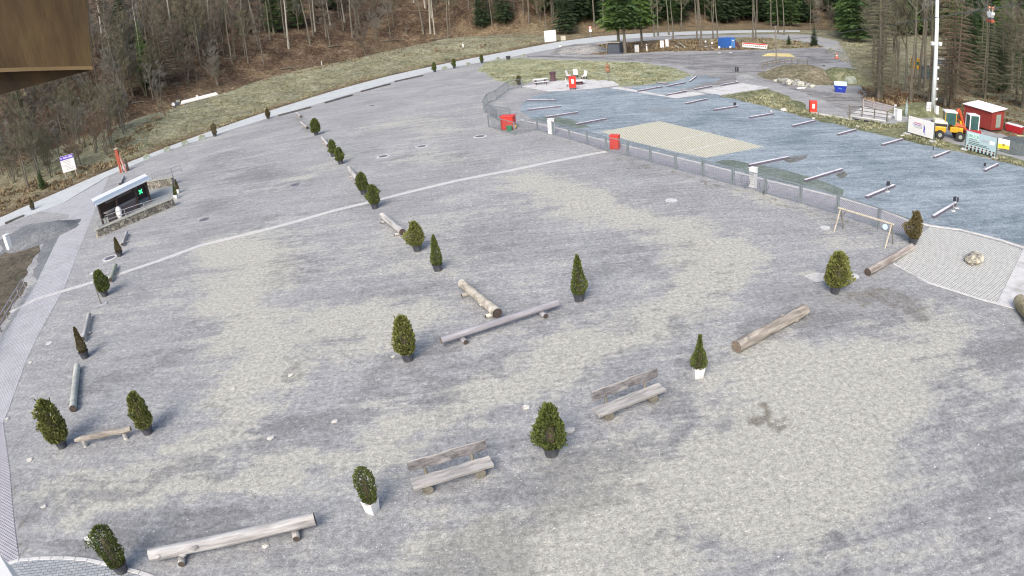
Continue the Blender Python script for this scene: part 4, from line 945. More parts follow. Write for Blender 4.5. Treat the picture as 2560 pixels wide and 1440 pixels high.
manhole(1200, 341, .45, 'half-ringed manhole cover nearest the metal fence'); manhole(737, 462, .40, 'unringed dark manhole cover left of the middle row', False)
manhole(510, 549, .40, 'unringed dark manhole cover right of the stone ramp', False); manhole(275, 645, .42, 'ringed manhole cover beside the small pointed conifer')
manhole(128, 706, .42, 'dark manhole cover set in the left paved path', False); manhole(930, 264, .35, 'small rusty manhole cover on the far gravel', False, M_rust)
for x, y, r, lab in ((1678, 501, .38, 'plain pale concrete disc in the gravel in front of the fence'), (2063, 569, .30, 'pale concrete disc beside the A-frame beam stand'), (122, 858, .20, 'small pale disc near the left paved path'), (231, 683, .22, 'small pale disc above the post stand'), (2132, 691, .33, 'pale concrete disc right of the broad potted conifer')):
    t = thing('concrete_disc', lab, 'concrete disc', at(x, y)); MB().lathe([(r, -.02), (r*.98, .015)], 24).disc((0, 0, .015), r*.98, 24).build('disc', M_ring, t)
M_wstone = mat('white_stone', (.60, .59, .55), (.42, .41, .38), 8, .9, .01); M_boulder = mat('yellowish_boulder', (.60, .56, .42), (.09, .08, .09), 2.6, .95, .06, dirt=(.66, .62, .50)); M_rock = mat('grey_rock', (.36, .36, .34), (.2, .2, .19), 2.0, .95, .04, dirt=(.48, .47, .43))
def stone(px, py, r, label, m=None, sq=(1.2, .9, .5), name='stone', j=.25, n=9, seed=None, group=None, rz=.5):
    t = MB().blob((0, 0, r*sq[2]*.6), r, random.Random(seed or int(px)), n, max(5, n//2+1), sq, j).build(name, m or M_wstone, None, at(px, py), rz, smooth=False)
    return tag(t, label, 'stone', group)
for x, y, r, lab in ((727, 939, .11, 'white stone in the small dark pit left of the round leafy conifer'), (838, 1055, .12, 'white stone in the middle pit of the lower square'), (676, 1098, .12, 'white stone lowest of the scattered pits'), (583, 973, .11, 'flat white stone in the leftmost central pit'), (1316, 1019, .13, 'pale stone in the pit above the bushy conifer'),
    (75, 1151, .13, 'white stone near the left grid paving'), (19, 1048, .10, 'pale stone at the left edge of the square'), (76, 907, .10, 'pale stone beside the left paved path'), (983, 893, .09, 'white paper-like stone left of the round leafy conifer'), (665, 1366, .10, 'white crumpled scrap below the near long log'), (1424, 1078, .16, 'cream flat stone right of the bushy conifer'), (110, 1268, .10, 'pale flat stone near the grid paving corner'), (663, 189, .5, 'grey rock on the slope behind the grass bank')):
    if y == 189: continue
    stone(x, y, r, lab)
stone(2434, 655, .5, 'large yellowish boulder standing on the pale grid paving', M_boulder, (1.45, .95, .62), 'boulder', .16, 14)
M_peb = mat('loose_pebble', (.62, .61, .58), (.36, .36, .36), 2, .9)
mb = MB(); rnd = random.Random(12)
for i in range(900):
    px, py = rnd.uniform(20, 2560), 380+1060*rnd.random()**.75; p = at(px, py)
    if road_dist(p.x, p.y)[0] > -6 or px < 60 or (px > 1300 and py < 420+(px-1300)*.29): continue
    mb.blob((p.x, p.y, .006), rnd.uniform(.01, .03)*(1.6 if rnd.random() < .04 else 1), rnd, 5, 3, (1.2, 1, .5), .3)
o = mb.build('gravel_stones', M_peb); tag(o, 'small pale stones scattered over the gravel square', 'gravel', kind='stuff')
# grass tufts on bank, island and verges
def tufts(name, m, polys, n, seed, hmin, hmax, label):
    rr = random.Random(seed); mb = MB()
    for poly, k in polys:
        xs = [p[0] for p in poly]; ys = [p[1] for p in poly]; c = 0; tr = 0
        while c < k and tr < k*14:
            tr += 1; px, py = rr.uniform(min(xs), max(xs)), rr.uniform(min(ys), max(ys))
            if not inside(px, py, poly): continue
            p = hit(px, py)
            if p is None or fbm(p.x, p.y, .35, 3, seed) < -.12+.25*rr.random(): continue
            z = max(p.z, 0.01 if road_dist(p.x, p.y)[0] < 0 else p.z); c += 1
            for q in range(4):
                az = rr.uniform(0, 6.28); h = rr.uniform(hmin, hmax); w_ = h*.3; dx, dy = math.cos(az), math.sin(az)
                x, y = p.x+dx*.1, p.y+dy*.1
                mb.add([(x-dy*w_, y+dx*w_, z-.02), (x+dy*w_, y-dx*w_, z-.02), (x+dx*h*.8, y+dy*h*.8, z+h)], [(0, 1, 2)])
    o = mb.build(name, m); return tag(o, label, 'grass', kind='stuff')
M_tuft = grass_mat('tuft_grass', (.17, .175, .10), (.35, .35, .22), (.60, .59, .43), .8); M_tuftb = grass_mat('tuft_dry', (.13, .10, .055), (.28, .21, .13), (.50, .41, .28), .8); M_leafl = grass_mat('litter', (.09, .055, .03), (.20, .125, .075), (.36, .25, .16), 1.0)
tufts('grass', M_tuft, [([(250,380),(430,268),(640,208),(900,150),(1150,124),(1280,118),(1270,128),(1090,162),(835,225),(640,287),(445,356),(330,400)], 4200), ([(1200,172),(1240,152),(1600,157),(1720,190),(1600,212),(1530,202),(1330,202),(1250,203)], 2600), ([(1795,240),(1925,222),(2030,282),(2240,312),(2400,368),(2560,410),(2560,418),(2300,359),(2000,288)], 1800), ([(2060,128),(2130,90),(2300,160),(2140,170)], 1200)], 0, 5, .07, .24, 'pale winter grass tufts on the bank, island and verges')
tufts('dry_grass', M_tuftb, [([(0,540),(0,470),(270,400),(250,380),(430,262),(640,200),(900,140),(1300,100),(1370,110),(1270,118),(900,152),(640,208),(430,268),(330,398),(155,475)], 3800), ([(1440,120),(1540,108),(1900,95),(2010,104),(2060,118),(1760,127),(1560,134)], 1500), ([(2150,250),(2230,245),(2330,262),(2340,285)], 300)], 0, 6, .12, .42, 'tan dry grass and bramble along the foot of the wooded slope')
tufts('leaf_litter', M_leafl, [([(0,440),(0,240),(300,200),(640,60),(1300,-20),(1480,60),(1300,95),(900,138),(640,190),(420,250),(200,380)], 5200), ([(2140,240),(2180,180),(2560,230),(2560,330),(2400,290)], 1200)], 0, 7, .08, .3, 'brown leaf litter and low undergrowth on the wooded slopes')

# ------------------------------------------------------------------ stone ramp with the small ticket hut
M_stonew = paver_mat('rubble_wall', (.36, .33, .28), (.20, .18, .155), (.10, .095, .085), 1.6, 0, .5, .28, .05, (.24, .24, .19))
def wallmat(name):
    m, n, bs = newmat(name); co = coords(n); v = tex(n, 'ShaderNodeTexVoronoi', co, 3.6); e = n.nodes.new('ShaderNodeTexVoronoi'); e.feature = 'DISTANCE_TO_EDGE'; n.links.new(co, e.inputs['Vector']); e.inputs['Scale'].default_value = 3.6
    c = ramp(n, v.outputs['Color'], [(.1, (.13, .12, .10)), (.5, (.27, .25, .21)), (.9, (.42, .39, .33))]); g = ramp(n, e.outputs[0], [(0, (.25, .25, .25)), (.08, (1, 1, 1))])
    c = mix(n, 1.0, c, g, 'MULTIPLY'); n.links.new(c, bs.inputs['Base Color']); bs.inputs['Roughness'].default_value = .95; bump(n, bs, g, .03, 1); return m
M_stonew = wallmat('rubble_wall2'); M_cap = mat('coping', (.40, .40, .34), (.28, .28, .25), 4, .9, .005); M_dkwood = mat('dark_wood', (.09, .06, .05), (.04, .03, .028), 6, .7); M_clad = mat('grey_cladding', (.17, .14, .14), (.11, .09, .095), 9, .8)
M_rail = mat('rail_grey', (.34, .33, .33), (.26, .25, .26), 5, .6); M_roofw = mat('roof_white', (.84, .86, .88), (.74, .77, .8), 3, .35); M_roofb = mat('roof_blue_grey', (.30, .36, .44), (.24, .29, .36), 3, .4)
def wall(p, q, th, h, label, cap=True):
    c = (p+q)/2; t = thing('stone_wall', label, 'wall', (c.x, c.y, 0), ang(p, q)); L = (q-p).length
    MB().box((0, 0, h/2), (L, th, h), 0, .97).build('masonry', M_stonew, t)
    if cap: MB().box((0, 0, h+.03), (L+.1, th+.12, .07)).build('coping', M_cap, t, bev=.01)
    return t
wall(at(243, 594), at(437, 513), .5, .62, 'low rubble stone wall in front of the ticket hut')
wall(at(338, 478), at(436, 462), .5, .75, 'rear rubble stone wall above the sunken ramp')
sheet('ramp_paving', [(p.x, p.y) for p in (at(250, 585), at(432, 510), at(434, 466), at(300, 492), at(240, 560))], .014, mat('ramp_grey', (.34, .36, .36), (.24, .26, .26), 3, .9, dirt=(.28, .30, .28)))
r1, r2 = at(240, 512, 2.0), at(371, 449, 2.0); ra = ang(r1, r2); rL = (r2-r1).length
hut = thing('ticket_hut', 'small open timber hut with a bright white sloping roof', 'hut', (r1.x, r1.y, 0), ra)
DEP = 2.4; SK = .62
for nm, y0, y1, z0, z1, m_ in (('roof', -.15, .9, 2.02, 2.06, M_roofb), ('roof_sheet', .91, DEP+.2, 2.07, 1.98, M_roofw)):
    mb = MB(); vs = []
    for x in (-.2, rL+.2):
        for (y, z) in ((y0, z0), (y1, z1)): vs += [(x+SK*y, y, z), (x+SK*y, y, z+.07)]
    mb.add(vs, [(0, 2, 3, 1), (4, 5, 7, 6), (1, 3, 7, 5), (0, 4, 6, 2), (0, 1, 5, 4), (2, 6, 7, 3)]).build(nm, m_, hut)
MB().box((rL/2, -.19, 2.03), (rL+.4, .07, .14)).build('fascia', M_roofw, hut)
for x in (.25, rL*.36, rL*.72, rL-.3):
    MB().box((x, .1, 1.0), (.14, .14, 2.0)).build('post', M_dkwood, hut)
for x in (.25, rL-.3): MB().box((x+SK*DEP, DEP-.1, .98), (.14, .14, 1.96)).build('post', M_dkwood, hut)
MB().box((rL*.5+SK*DEP, DEP-.05, .95), (rL-.7, .06, 1.88)).build('back_wall', M_dkwood, hut)
MB().box((rL*.44, .25, .42), (rL*.56, .08, .8)).build('counter_front', M_clad, hut); MB().box((rL*.46, .45, .86), (rL*.6, .55, .06)).build('counter_top', M_rail, hut)
MB().box((rL*.5, .35, 1.72), (rL*.6, .05, .28)).build('valance', M_clad, hut)
for x in (rL-.3, rL*.72): MB().tube([(x, .1, 1.35), (x-.45, .1, 1.98)], .045, 6).build('brace', M_dkwood, hut)
m, n, bs = newmat('green_lamp'); bs.inputs['Base Color'].default_value = (.02, .5, .15, 1); bs.inputs['Emission Color'].default_value = (.05, .9, .3, 1); bs.inputs['Emission Strength'].default_value = 1.2; M_glow = m
sg = MB().box((rL*.80, -.02, 1.32), (.5, .05, .46)).build('sign_plate', mat('sign_black', (.03, .10, .05), (.02, .06, .03), 4, .4), hut)
MB().box((rL*.80, -.055, 1.32), (.5, .02, .10), 0, 1, ('Y', R(42))).build('cross_bar', M_glow, sg); MB().box((rL*.80, -.06, 1.32), (.5, .02, .10), 0, 1, ('Y', R(-42))).build('cross_bar', M_glow, sg)
t = thing('white_sack', 'white sack-like bundle standing inside the ticket hut', 'sack', hut.matrix_basis @ Vector((rL*.30, -.35, 0))); MB().blob((0, 0, .55), .3, random.Random(2), 10, 8, (1, .8, 1.9), .12).build('sack', M_whitebox, t, smooth=True)
def railing(pts, z0, z1, label, n=None, r=.025, name='railing', mids=1):
    t = thing(name, label, 'railing', pts[0]); o = Vector((pts[0].x, pts[0].y, 0)); t.location = o
    for a, b in zip(pts, pts[1:]):
        a, b = Vector((a.x, a.y, 0))-o, Vector((b.x, b.y, 0))-o; L = (b-a).length; k = n or max(1, round(L/1.6))
        for i in range(k+1): p = a.lerp(b, i/k); MB().tube([p+Vector((0, 0, z0)), p+Vector((0, 0, z1))], r, 6).build('post', M_rail, t)
        for j in range(mids+1):
            z = z1-(z1-z0)*.45*j; MB().tube([a+Vector((0, 0, z)), b+Vector((0, 0, z))], r*1.1, 6).build('rail', M_rail, t)
    return t
railing([at(262, 540, 1.35), at(358, 507, 1.35)], .55, 1.35, 'grey railing on the front stone wall before the hut'); railing([at(243, 556, 1.2), at(262, 540, 1.35)], .3, 1.2, 'short railing at the left end of the front stone wall')
railing([at(362, 506, 1.3), at(424, 486, 1.3)], .5, 1.3, 'thin railing along the right half of the sunken ramp'); railing([at(378, 436, 1.6), at(427, 421, 1.6), at(453, 422, 1.2)], .78, 1.6, 'railing on the rear stone wall')
railing([at(56, 697, .8), at(-8, 800, .8), at(-60, 900, .8)], 0, .8, 'grey tubular railing beside the left paved path', r=.04)
# ------------------------------------------------------------------ signs at the left
M_purple = mat('purple_print', (.13, .08, .50), (.10, .06, .42), 4, .4); M_bar = mat('print_grey', (.42, .42, .46), (.34, .34, .38), 4, .5)
def lettering(txt, size, parent, loc, m, rot=(math.pi/2, 0, 0), name='lettering'):
    c = bpy.data.curves.new('t', 'FONT'); c.body = txt; c.size = size; c.extrude = .004; c.align_x = 'CENTER'; o = bpy.data.objects.new('t', c)
    COL.objects.link(o); dg = bpy.context.evaluated_depsgraph_get(); me = bpy.data.meshes.new_from_object(o.evaluated_get(dg)); bpy.data.objects.remove(o)
    me.materials.clear(); me.materials.append(m); q = part(name, me, parent, loc); q.rotation_euler = rot; return q
def board(p, q, z0, h, label, name='info_board', m=None, cat='sign', legs=True, frame=None, legm=None):
    """panel standing between two ground points; its printed face looks along -y of the thing"""
    c = (p+q)/2; t = thing(name, label, cat, (c.x, c.y, c.z), ang(p, q)); L = (q-p).length
    MB().box((0, 0, z0+h/2), (L, .06, h)).build('panel', m or M_whitebox, t, bev=.008)
    if legs:
        for x in (-L*.4, L*.4): MB().box((x, .05, (z0+h*.3)/2), (.09, .09, z0+h*.3)).build('leg', legm or M_rawwood, t)
    return t, L
t, L = board(at(163, 451), at(196, 441), .95, 2.1, 'white notice board with a purple header on wooden legs'); 
MB().box((0, -.036, 2.78), (L*.99, .012, .5)).build('header', M_purple, t); 
for x_, w_, z_ in ((-.40, .09, .2), (-.08, .34, .2), (.30, .28, .26)): MB().box((x_*L, -.046, 2.79), (w_*L, .01, z_)).build('header_mark', mat('pale_violet', (.62, .55, .85), (.5, .42, .8), 5, .5), t)
rr = random.Random(3)
for k in range(7): MB().box((rr.uniform(-.12, .12)*L, -.036, 2.38-.19*k), (L*rr.uniform(.35, .7), .01, .05)).build('print_line', M_bar, t)
p = at(304, 432); t = thing('red_post_sculpture', 'red slanted wooden post sculpture with a leaning plank by the road', 'sculpture', p, R(20))
MB().box((0, 0, 1.45), (.42, .36, 2.9), 0, .8).build('post', mat('red_brown_paint', (.42, .09, .045), (.30, .06, .035), 3, .7), t, bev=.02); MB().box((0, 0, 2.94), (.5, .45, .09)).build('cap', M_rawwood, t)
MB().tube([(.62, -.1, 0), (.22, 0, 2.0)], .13, 6).build('leaning_plank', mat('red_plank', (.48, .13, .08), (.5, .42, .38), 3, .8), t); MB().box((.82, .1, .75), (.34, .3, 1.5), 0, .7).build('figure', M_dkwood, t, bev=.04)
for x in (-.14, .16): MB().box((x, -.2, .5), (.06, .05, 1.0)).build('stripe', M_rawwood, t)
cabinet(25, 622, .55, .45, 1.3, R(-20), 'white meter cabinet on the left gravel mound')
M_plb = mat('planter_grey', (.33, .38, .34), (.22, .26, .22), 4, .8, dirt=(.45, .46, .38))
for x, y, lab in ((505, 349, 'grey-green road block nearest the dark narrow conifer'), (463, 362, 'yellowish mossy road block between two grey ones'), (418, 378, 'grey-green road block third from the dark narrow conifer'), (367, 397, 'grey-green road block nearest the red post sculpture'),
    (1112, 174, 'grey block right of the leftmost far road conifer'), (1171, 164, 'grey block right of the middle far road conifer'), (1245, 151, 'grey block left of the empty dark plant pot'), (1310, 143, 'pale grey block right of the empty dark plant pot')):
    t = thing('road_block', lab, 'block', at(x, y), R(35), 'small blocks along the road edge'); MB().box((0, 0, .22), (.95, .5, .44), 0, .85).build('block', M_yel if 'yellowish' in lab and 0 else M_plb, t, bev=.05); MB().blob((0, 0, .45), .3, random.Random(x), 8, 5, (1.3, .7, .5), .3).build('moss', M_tuft, t)
M_dbeam = mat('dark_edge_beam', (.14, .13, .12), (.08, .08, .08), 3, .9)
def beam(a, b, h, w_, m, label, name='parking_beam', group=None, z=0.0, top=None):
    p, q = at(*a, h), at(*b, h); c = (p+q)/2; t = thing(name, label, 'beam', (c.x, c.y, z), ang(p, q), group); L = (q-p).length
    MB().box((0, 0, h/2), (L, w_, h)).build('beam', m, t, bev=.012)
    if top: MB().box((0, 0, h+.006), (L-.02, w_-.02, .014)).build('pale_top', top, t)
    for x in (-L*.4, L*.4): MB().box((x, 0, .02), (.14, w_+.10, .04)).build('foot', M_dbeam, t)
    return t
for a, b, lab in (((695,287),(777,266),'dark edge beam right of the small road conifer'), ((812,255),(880,236),'dark edge beam in the middle of the road edge'), ((902,227),(975,208),'dark edge beam above the rusty manhole cover'), ((987,202),(1057,187),'dark edge beam left of the three far road conifers'), ((12,556),(60,536),'dark edge beam at the far left road edge')):
    beam(a, b, .22, .3, M_dbeam, lab, 'edge_beam')
M_btop = mat('beam_top_white', (.78, .77, .80), (.62, .61, .65), 4, .7, dirt=(.5, .48, .5)); M_bshade = mat('beam_side_shade', (.15, .13, .17), (.10, .09, .12), 4, .8)  # dark sides carry the shade of the beam faces in their colour
NS = ['first', 'second', 'third', 'fourth', 'fifth', 'sixth', 'seventh']
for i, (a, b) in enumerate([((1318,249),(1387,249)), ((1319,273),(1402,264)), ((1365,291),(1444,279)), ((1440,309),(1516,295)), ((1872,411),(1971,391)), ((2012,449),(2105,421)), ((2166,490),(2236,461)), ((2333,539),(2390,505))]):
    beam(a, b, .17, .2, M_bshade, '%s white-topped parking beam from the left in the row along the fence' % (NS+['eighth'])[i], group='white-topped parking beams', top=M_btop)
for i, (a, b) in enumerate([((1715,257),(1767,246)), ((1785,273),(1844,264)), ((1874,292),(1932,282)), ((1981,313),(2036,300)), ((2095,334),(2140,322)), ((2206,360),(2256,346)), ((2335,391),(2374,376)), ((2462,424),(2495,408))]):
    beam(a, b, .17, .2, M_bshade, '%s white-topped parking beam from the left along the grass verge' % (NS+['eighth'])[i], group='white-topped parking beams', top=M_btop)
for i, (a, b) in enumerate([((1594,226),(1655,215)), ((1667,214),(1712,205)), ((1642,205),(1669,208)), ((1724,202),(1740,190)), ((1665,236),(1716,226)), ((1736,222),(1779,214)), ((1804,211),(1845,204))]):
    beam(a, b, .17, .2, M_bshade, ['long beam left of the gap behind the concrete strip', 'beam right of the gap behind the concrete strip', 'short beam at the foot of the grass island', 'steep short beam at the tip of the grass island', 'beam lying against the corner of the concrete strip', 'beam behind the left edge of the concrete slab', 'beam by the foot of the black-boarded signpost'][i], group='white-topped parking beams', top=M_btop)
# small dark number signs on posts
M_black = mat('sign_face_black', (.035, .035, .045), (.02, .02, .03), 5, .5)
def postsign(px, py, top, label, w_=.26, h_=.3, m=None, foot=True, two=False):
    p = at(px, py); H = zfor(p, top); t = thing('post_sign', label, 'sign', p, R(-10))
    MB().tube([(0, 0, 0), (0, 0, H)], .025, 6).build('post', M_rail, t); MB().box((0, -.03, H-h_/2), (w_, .03, h_)).build('face', m or M_black, t)
    if foot: MB().box((0, 0, .03), (.3, .2, .06)).build('base', M_ring, t)
    if two: MB().box((0, -.05, H-h_*.5), (.03, .012, h_*.8)).build('divider', M_rail, t)
    return t
postsign(1842, 203, 167, 'signpost with a black board at the junction of the tracks', .5, .62, two=True); postsign(2218, 480, 453, 'small dark sign right above the seventh fence-row beam')
postsign(2382, 528, 491, 'small dark sign left of the two behind the eighth fence-row beam', .22, .3); postsign(2391, 521, 493, 'thin tilted dark sign right of its twin behind the parking beam', .12, .3); postsign(2331, 392, 366, 'thin grey post sign at the end of the seventh verge beam', .06, .3)
postsign(2460, 424, 407, 'small round-topped dark sign at the eighth verge beam', .22, .26); postsign(1837, 265, 256, 'small dark marker at the second verge beam', .3, .3, foot=False)
for x, y, r, lab in ((1928, 279, .16, 'small white stone at the third verge beam'), (2034, 297, .18, 'white stone at the fourth verge beam'), (2144, 318, .22, 'white stone at the fifth verge beam'), (2256, 341, .2, 'white stone at the sixth verge beam'), (1958, 277, .35, 'flat white slab piece on the grass verge')): stone(x, y, r, lab)

# ------------------------------------------------------------------ picnic spot on the concrete pad
M_tabw = mat('picnic_white', (.78, .77, .77), (.66, .65, .66), 5, .6); M_maroon = mat('picnic_dark', (.13, .07, .085), (.08, .045, .055), 5, .7)
def picnic(px, py, rz, label):
    t = thing('picnic_table', label, 'picnic table', at(px, py), rz)
    MB().box((0, 0, .74), (1.9, .8, .06)).build('table_top', M_tabw, t)
    for y in (-.72, .72): MB().box((0, y, .46), (1.9, .3, .05)).build('seat', M_tabw, t)
    for x in (-.65, .65):
        MB().box((x, 0, .42), (.08, 1.4, .08)).build('crossbar', M_maroon, t)
        for y in (-.4, .4): MB().box((x, y, .36), (.09, .09, .74), 0, 1, ('X', R(-18 if y < 0 else 18))).build('leg', M_maroon, t)
    return t
picnic(1352, 211, R(8), 'white-topped picnic table with dark legs beside the dark barrel'); 
t = thing('barrel', 'dark barrel bin behind the picnic table on the concrete pad', 'barrel', at(1383, 202)); MB().lathe([(.42, 0), (.36, .3), (.36, .9), (.5, 1.25), (.44, 1.25), (.3, .8)], 14).build('body', M_maroon, t); MB().disc((0, 0, 1.15), .42, 14).build('fill', mat('leafy_fill', (.4, .42, .3), (.25, .28, .2), 8), t)
def chair(px, py, rz, label):
    t = thing('deck_chair', label, 'chair', at(px, py), rz, 'white chairs on the concrete pad'); MB().box((0, 0, .45), (.6, .6, .06)).build('seat', M_tabw, t); MB().box((0, .32, .8), (.6, .06, .7), 0, 1, ('X', R(-14))).build('backrest', M_tabw, t)
    for x in (-.25, .25):
        for y in (-.25, .25): MB().box((x, y, .22), (.06, .06, .44)).build('leg', M_maroon, t)
chair(1423, 217, R(80), 'white chair left of the small red box'); chair(1423, 196, R(60), 'white chair at the back left of the low table'); chair(1460, 198, R(-60), 'white chair at the back right of the low table'); chair(1440, 194, 0, 'white chair behind the low table with tall back')
t = thing('low_table', 'low white round table among the chairs on the concrete pad', 'table', at(1449, 211)); MB().lathe([(0, .5), (.8, .5), (.8, .56), (0, .56)], 16).build('table_top', M_tabw, t); MB().lathe([(.5, 0), (.4, .5)], 12).build('pedestal', M_maroon, t)
p = at(1521, 203); t = thing('carved_totem', 'brown carved wooden totem on a post by the grass island', 'totem', p); M_carv = mat('carved_wood', (.34, .19, .11), (.20, .11, .07), 6, .9, .02)
MB().tube([(0, 0, 0), (0, 0, 1.3)], .07, 7).build('post', M_greywood, t); rr = random.Random(8)
MB().lathe([(.05, 1.15), (.3, 1.3), (.34, 1.65), (.2, 1.8), (.3, 1.95), (.26, 2.15), (.1, 2.3), (.02, 2.5)], 10).build('figure', M_carv, t); MB().box((-.3, 0, 1.85), (.35, .12, .16)).build('wing', M_carv, t)

# ------------------------------------------------------------------ top centre: boards, signs, shed
def hb(px, py): q = hit(px, py) or at(px, py); return q
p, q = at(1362, 107), at(1391, 104); t, L = board(p, q, .1, 2.6, 'big blank white board standing beside the far road', legs=False); MB().box((0, -.036, 2.35), (L*.6, .01, .05)).build('print_line', M_bar, t)
for x in (-L*.45, L*.45): MB().box((x, .05, .1), (.1, .1, .4)).build('leg', M_greywood, t)
cabinet(1408, 101, 1.0, .7, 1.0, R(10), 'cream cabinet just right of the big blank board', m=mat('cream', (.68, .66, .52), (.5, .48, .38), 4, .7), lines=2)
p = at(1477, 97); H = zfor(p, 65); t = thing('road_sign', 'round red-rimmed road sign over a white plate beside the far road', 'road sign', p)
MB().tube([(0, 0, 0), (0, 0, H)], .05, 7).build('post', M_galv, t); MB().tube([(0, -.06, H-.35), (0, -.09, H-.35)], .34, 16).build('disc', M_red, t); MB().tube([(0, -.091, H-.35), (0, -.10, H-.35)], .25, 16).build('disc_face', mat('pinkish_face', (.75, .66, .66), (.7, .62, .62), 4, .5), t); MB().box((0, -.07, H-1.05), (.62, .03, .6)).build('plate', M_whitebox, t)
def marker(px, py, h, label, r=.11):
    t = thing('marker_post', label, 'marker post', hb(px, py), 0, 'white roadside marker posts'); MB().box((0, 0, h/2), (r*2, r*1.5, h), 0, .8).build('post', M_whitebox, t); MB().box((0, -r*.8, h*.8), (r*1.4, .02, h*.12)).build('reflector', M_black, t)
marker(1401, 121, 1.0, 'white marker post on the near edge of the far road', .22); marker(1158, 118, 1.0, 'white marker post at the foot of the brown slope', .14); marker(805, 164, 1.1, 'pale leaning stake in the dry grass behind the bank', .1)
p, q = at(1520, 133), at(1549, 133); t = thing('dark_shed', 'small dark blue-grey shed beside two spruce trunks', 'shed', (p+q)/2, ang(p, q)); M_slate = mat('slate_cladding', (.085, .10, .13), (.06, .07, .09), 6, .7)
MB().box((0, 1.0, .95), (2.2, 1.8, 1.9)).build('wall', M_slate, t); MB().box((-.1, .9, 1.95), (2.7, 2.3, .09)).build('roof', M_rawwood, t); MB().box((-1.3, -.1, .9), (.12, .12, 1.8)).build('post', M_greywood, t); MB().box((.1, .09, .85), (.9, .03, 1.6)).build('door', M_slate, t)
MB().box((.6, -1.0, .1), (2.6, 1.2, .2), .1).build('low_sledge', M_slate, t)
for x0, y0, x1, y1, h0, lab in ((1651, 121, 1660, 121, 1.45, 'left one of two upright white boards on the leaf bank'), (1664, 118, 1672, 118, 1.45, 'right one of two upright white boards on the leaf bank')):
    p, q = at(x0, y0), at(x1, y1); t, L = board(p, q, .05, h0, lab, legs=False); MB().box((-.1, -.036, h0*.8), (.12, .01, .12)).build('print_mark', M_bar, t); MB().box((0, .1, .06), (L+.3, .3, .12)).build('foot', M_rawwood, t)
cabinet(1592, 131, .75, .6, 1.35, 0, 'grey and white cabinet left of the pale stake', m=mat('grey_white', (.60, .60, .60), (.4, .41, .42), 2, .7)); marker(1617, 128, 1.35, 'pale stake on a small slab beside the leaf bank', .12)
for i, (a, b) in enumerate([((1698, 108), (1712, 118)), ((1688, 115), (1697, 119))]):
    p, q = at(*a, .3), at(*b, .15); t = thing('broken_trunk', ['pale broken trunk lying slanted on the leaf bank', 'short pale stub lying on the leaf bank'][i], 'trunk', (0, 0, 0)); MB().tube([p, q], .16, 7).build('trunk', M_barkp, t)
# mobile mesh fence, container, gates
def mobile_fence(a, b, h, label):
    p, q = at(*a), at(*b); c = (p+q)/2; t = thing('mobile_fence', label, 'fence', c, ang(p, q)); L = (q-p).length
    for x in (-L/2, L/2): MB().tube([(x, 0, 0), (x, 0, h)], .035, 6).build('post', M_galv, t); MB().box((x, 0, .06), (.3, .6, .12)).build('foot', M_dbeam, t)
    for z in (.2, h): MB().tube([(-L/2, 0, z), (L/2, 0, z)], .03, 6).build('rail', M_galv, t)
    w_ = MB()
    for k in range(1, int(L/.25)): w_.box((-L/2+k*.25, 0, h/2+.1), (.02, .02, h-.2))
    for k in range(1, 6): w_.box((0, 0, .2+k*(h-.2)/6), (L, .02, .02))
    w_.build('wire_grid', M_wire, t)
mobile_fence((1750, 124), (1778, 123), 1.9, 'mobile mesh fence left of the blue container'); mobile_fence((1995, 163), (2060, 165), .9, 'low mesh fence right of the wooden pole on the far gravel')
M_blue = mat('container_blue', (.035, .14, .48), (.03, .11, .38), 3, .5); M_bluel = mat('blue_light', (.10, .27, .62), (.08, .22, .5), 3, .5)
p, q = at(1812, 122), at(1838, 120); t = thing('blue_container', 'blue container hut with a lighter blue door at the top', 'container', (p+q)/2, ang(p, q)); L = (q-p).length
MB().box((0, .9, .98), (L, 1.9, 1.95)).build('body', M_blue, t, bev=.03); MB().box((L*.27, -.08, .9), (L*.36, .05, 1.7)).build('door', M_bluel, t); MB().box((L*.27, -.115, 1.45), (L*.2, .02, .16)).build('door_mark', M_whitebox, t)
for k in range(5): MB().box((-L*.42+k*L*.12, -.075, .98), (.06, .03, 1.7)).build('rib', M_blue, t)
mb = MB(); mb.add([(L/2+.05, .1, 0), (L/2+1.6, .1, 0), (L/2+.05, .1, 1.6), (L/2+.05, 1.5, 0), (L/2+1.6, 1.5, 0), (L/2+.05, 1.5, 1.6)], [(0, 1, 2), (3, 5, 4), (0, 3, 4, 1), (1, 4, 5, 2), (0, 2, 5, 3)]).build('lean_to', M_maroon, t)
p, q = at(1856, 119), at(1918, 124); t, L = board(p, q, .1, .9, 'long low red and white banner with dark lettering marks', 'banner', M_whitebox, legs=False)
MB().box((0, -.037, .88), (L*.98, .012, .2)).build('red_stripe', M_red, t); rr = random.Random(5)
for k in range(12): MB().box((-L*.45+k*L*.08, -.037, .5+rr.uniform(-.05, .05)), (L*.045, .012, .22)).build('print_mark', M_maroon if k > 5 else M_bar, t)
for x in (-L*.5, L*.5): MB().box((x, 0, .5), (.1, .1, 1.2), 0, 1, ('Y', R(20))).build('stake', M_rawwood, t)
for x, y, lab in ((1780, 117, 'small round white sign left of the blue container'), (1798, 129, 'white figure-shaped sign before the blue container'), (1810, 116, 'small round white sign against the blue container'), (1826, 128, 'square white sign in front of the blue container door'), (1764, 113, 'white notice on the mobile mesh fence')):
    p = at(x, y+4); t = thing('small_sign', lab, 'sign', p, 0, 'small white signs by the blue container'); MB().tube([(0, 0, 0), (0, 0, 1.0)], .03, 5).build('post', M_galv, t); MB().tube([(0, -.04, 1.05), (0, -.07, 1.05)], .2, 12).build('disc', M_whitebox, t); MB().box((0, 0, .05), (.5, .4, .1)).build('base', M_ring, t)
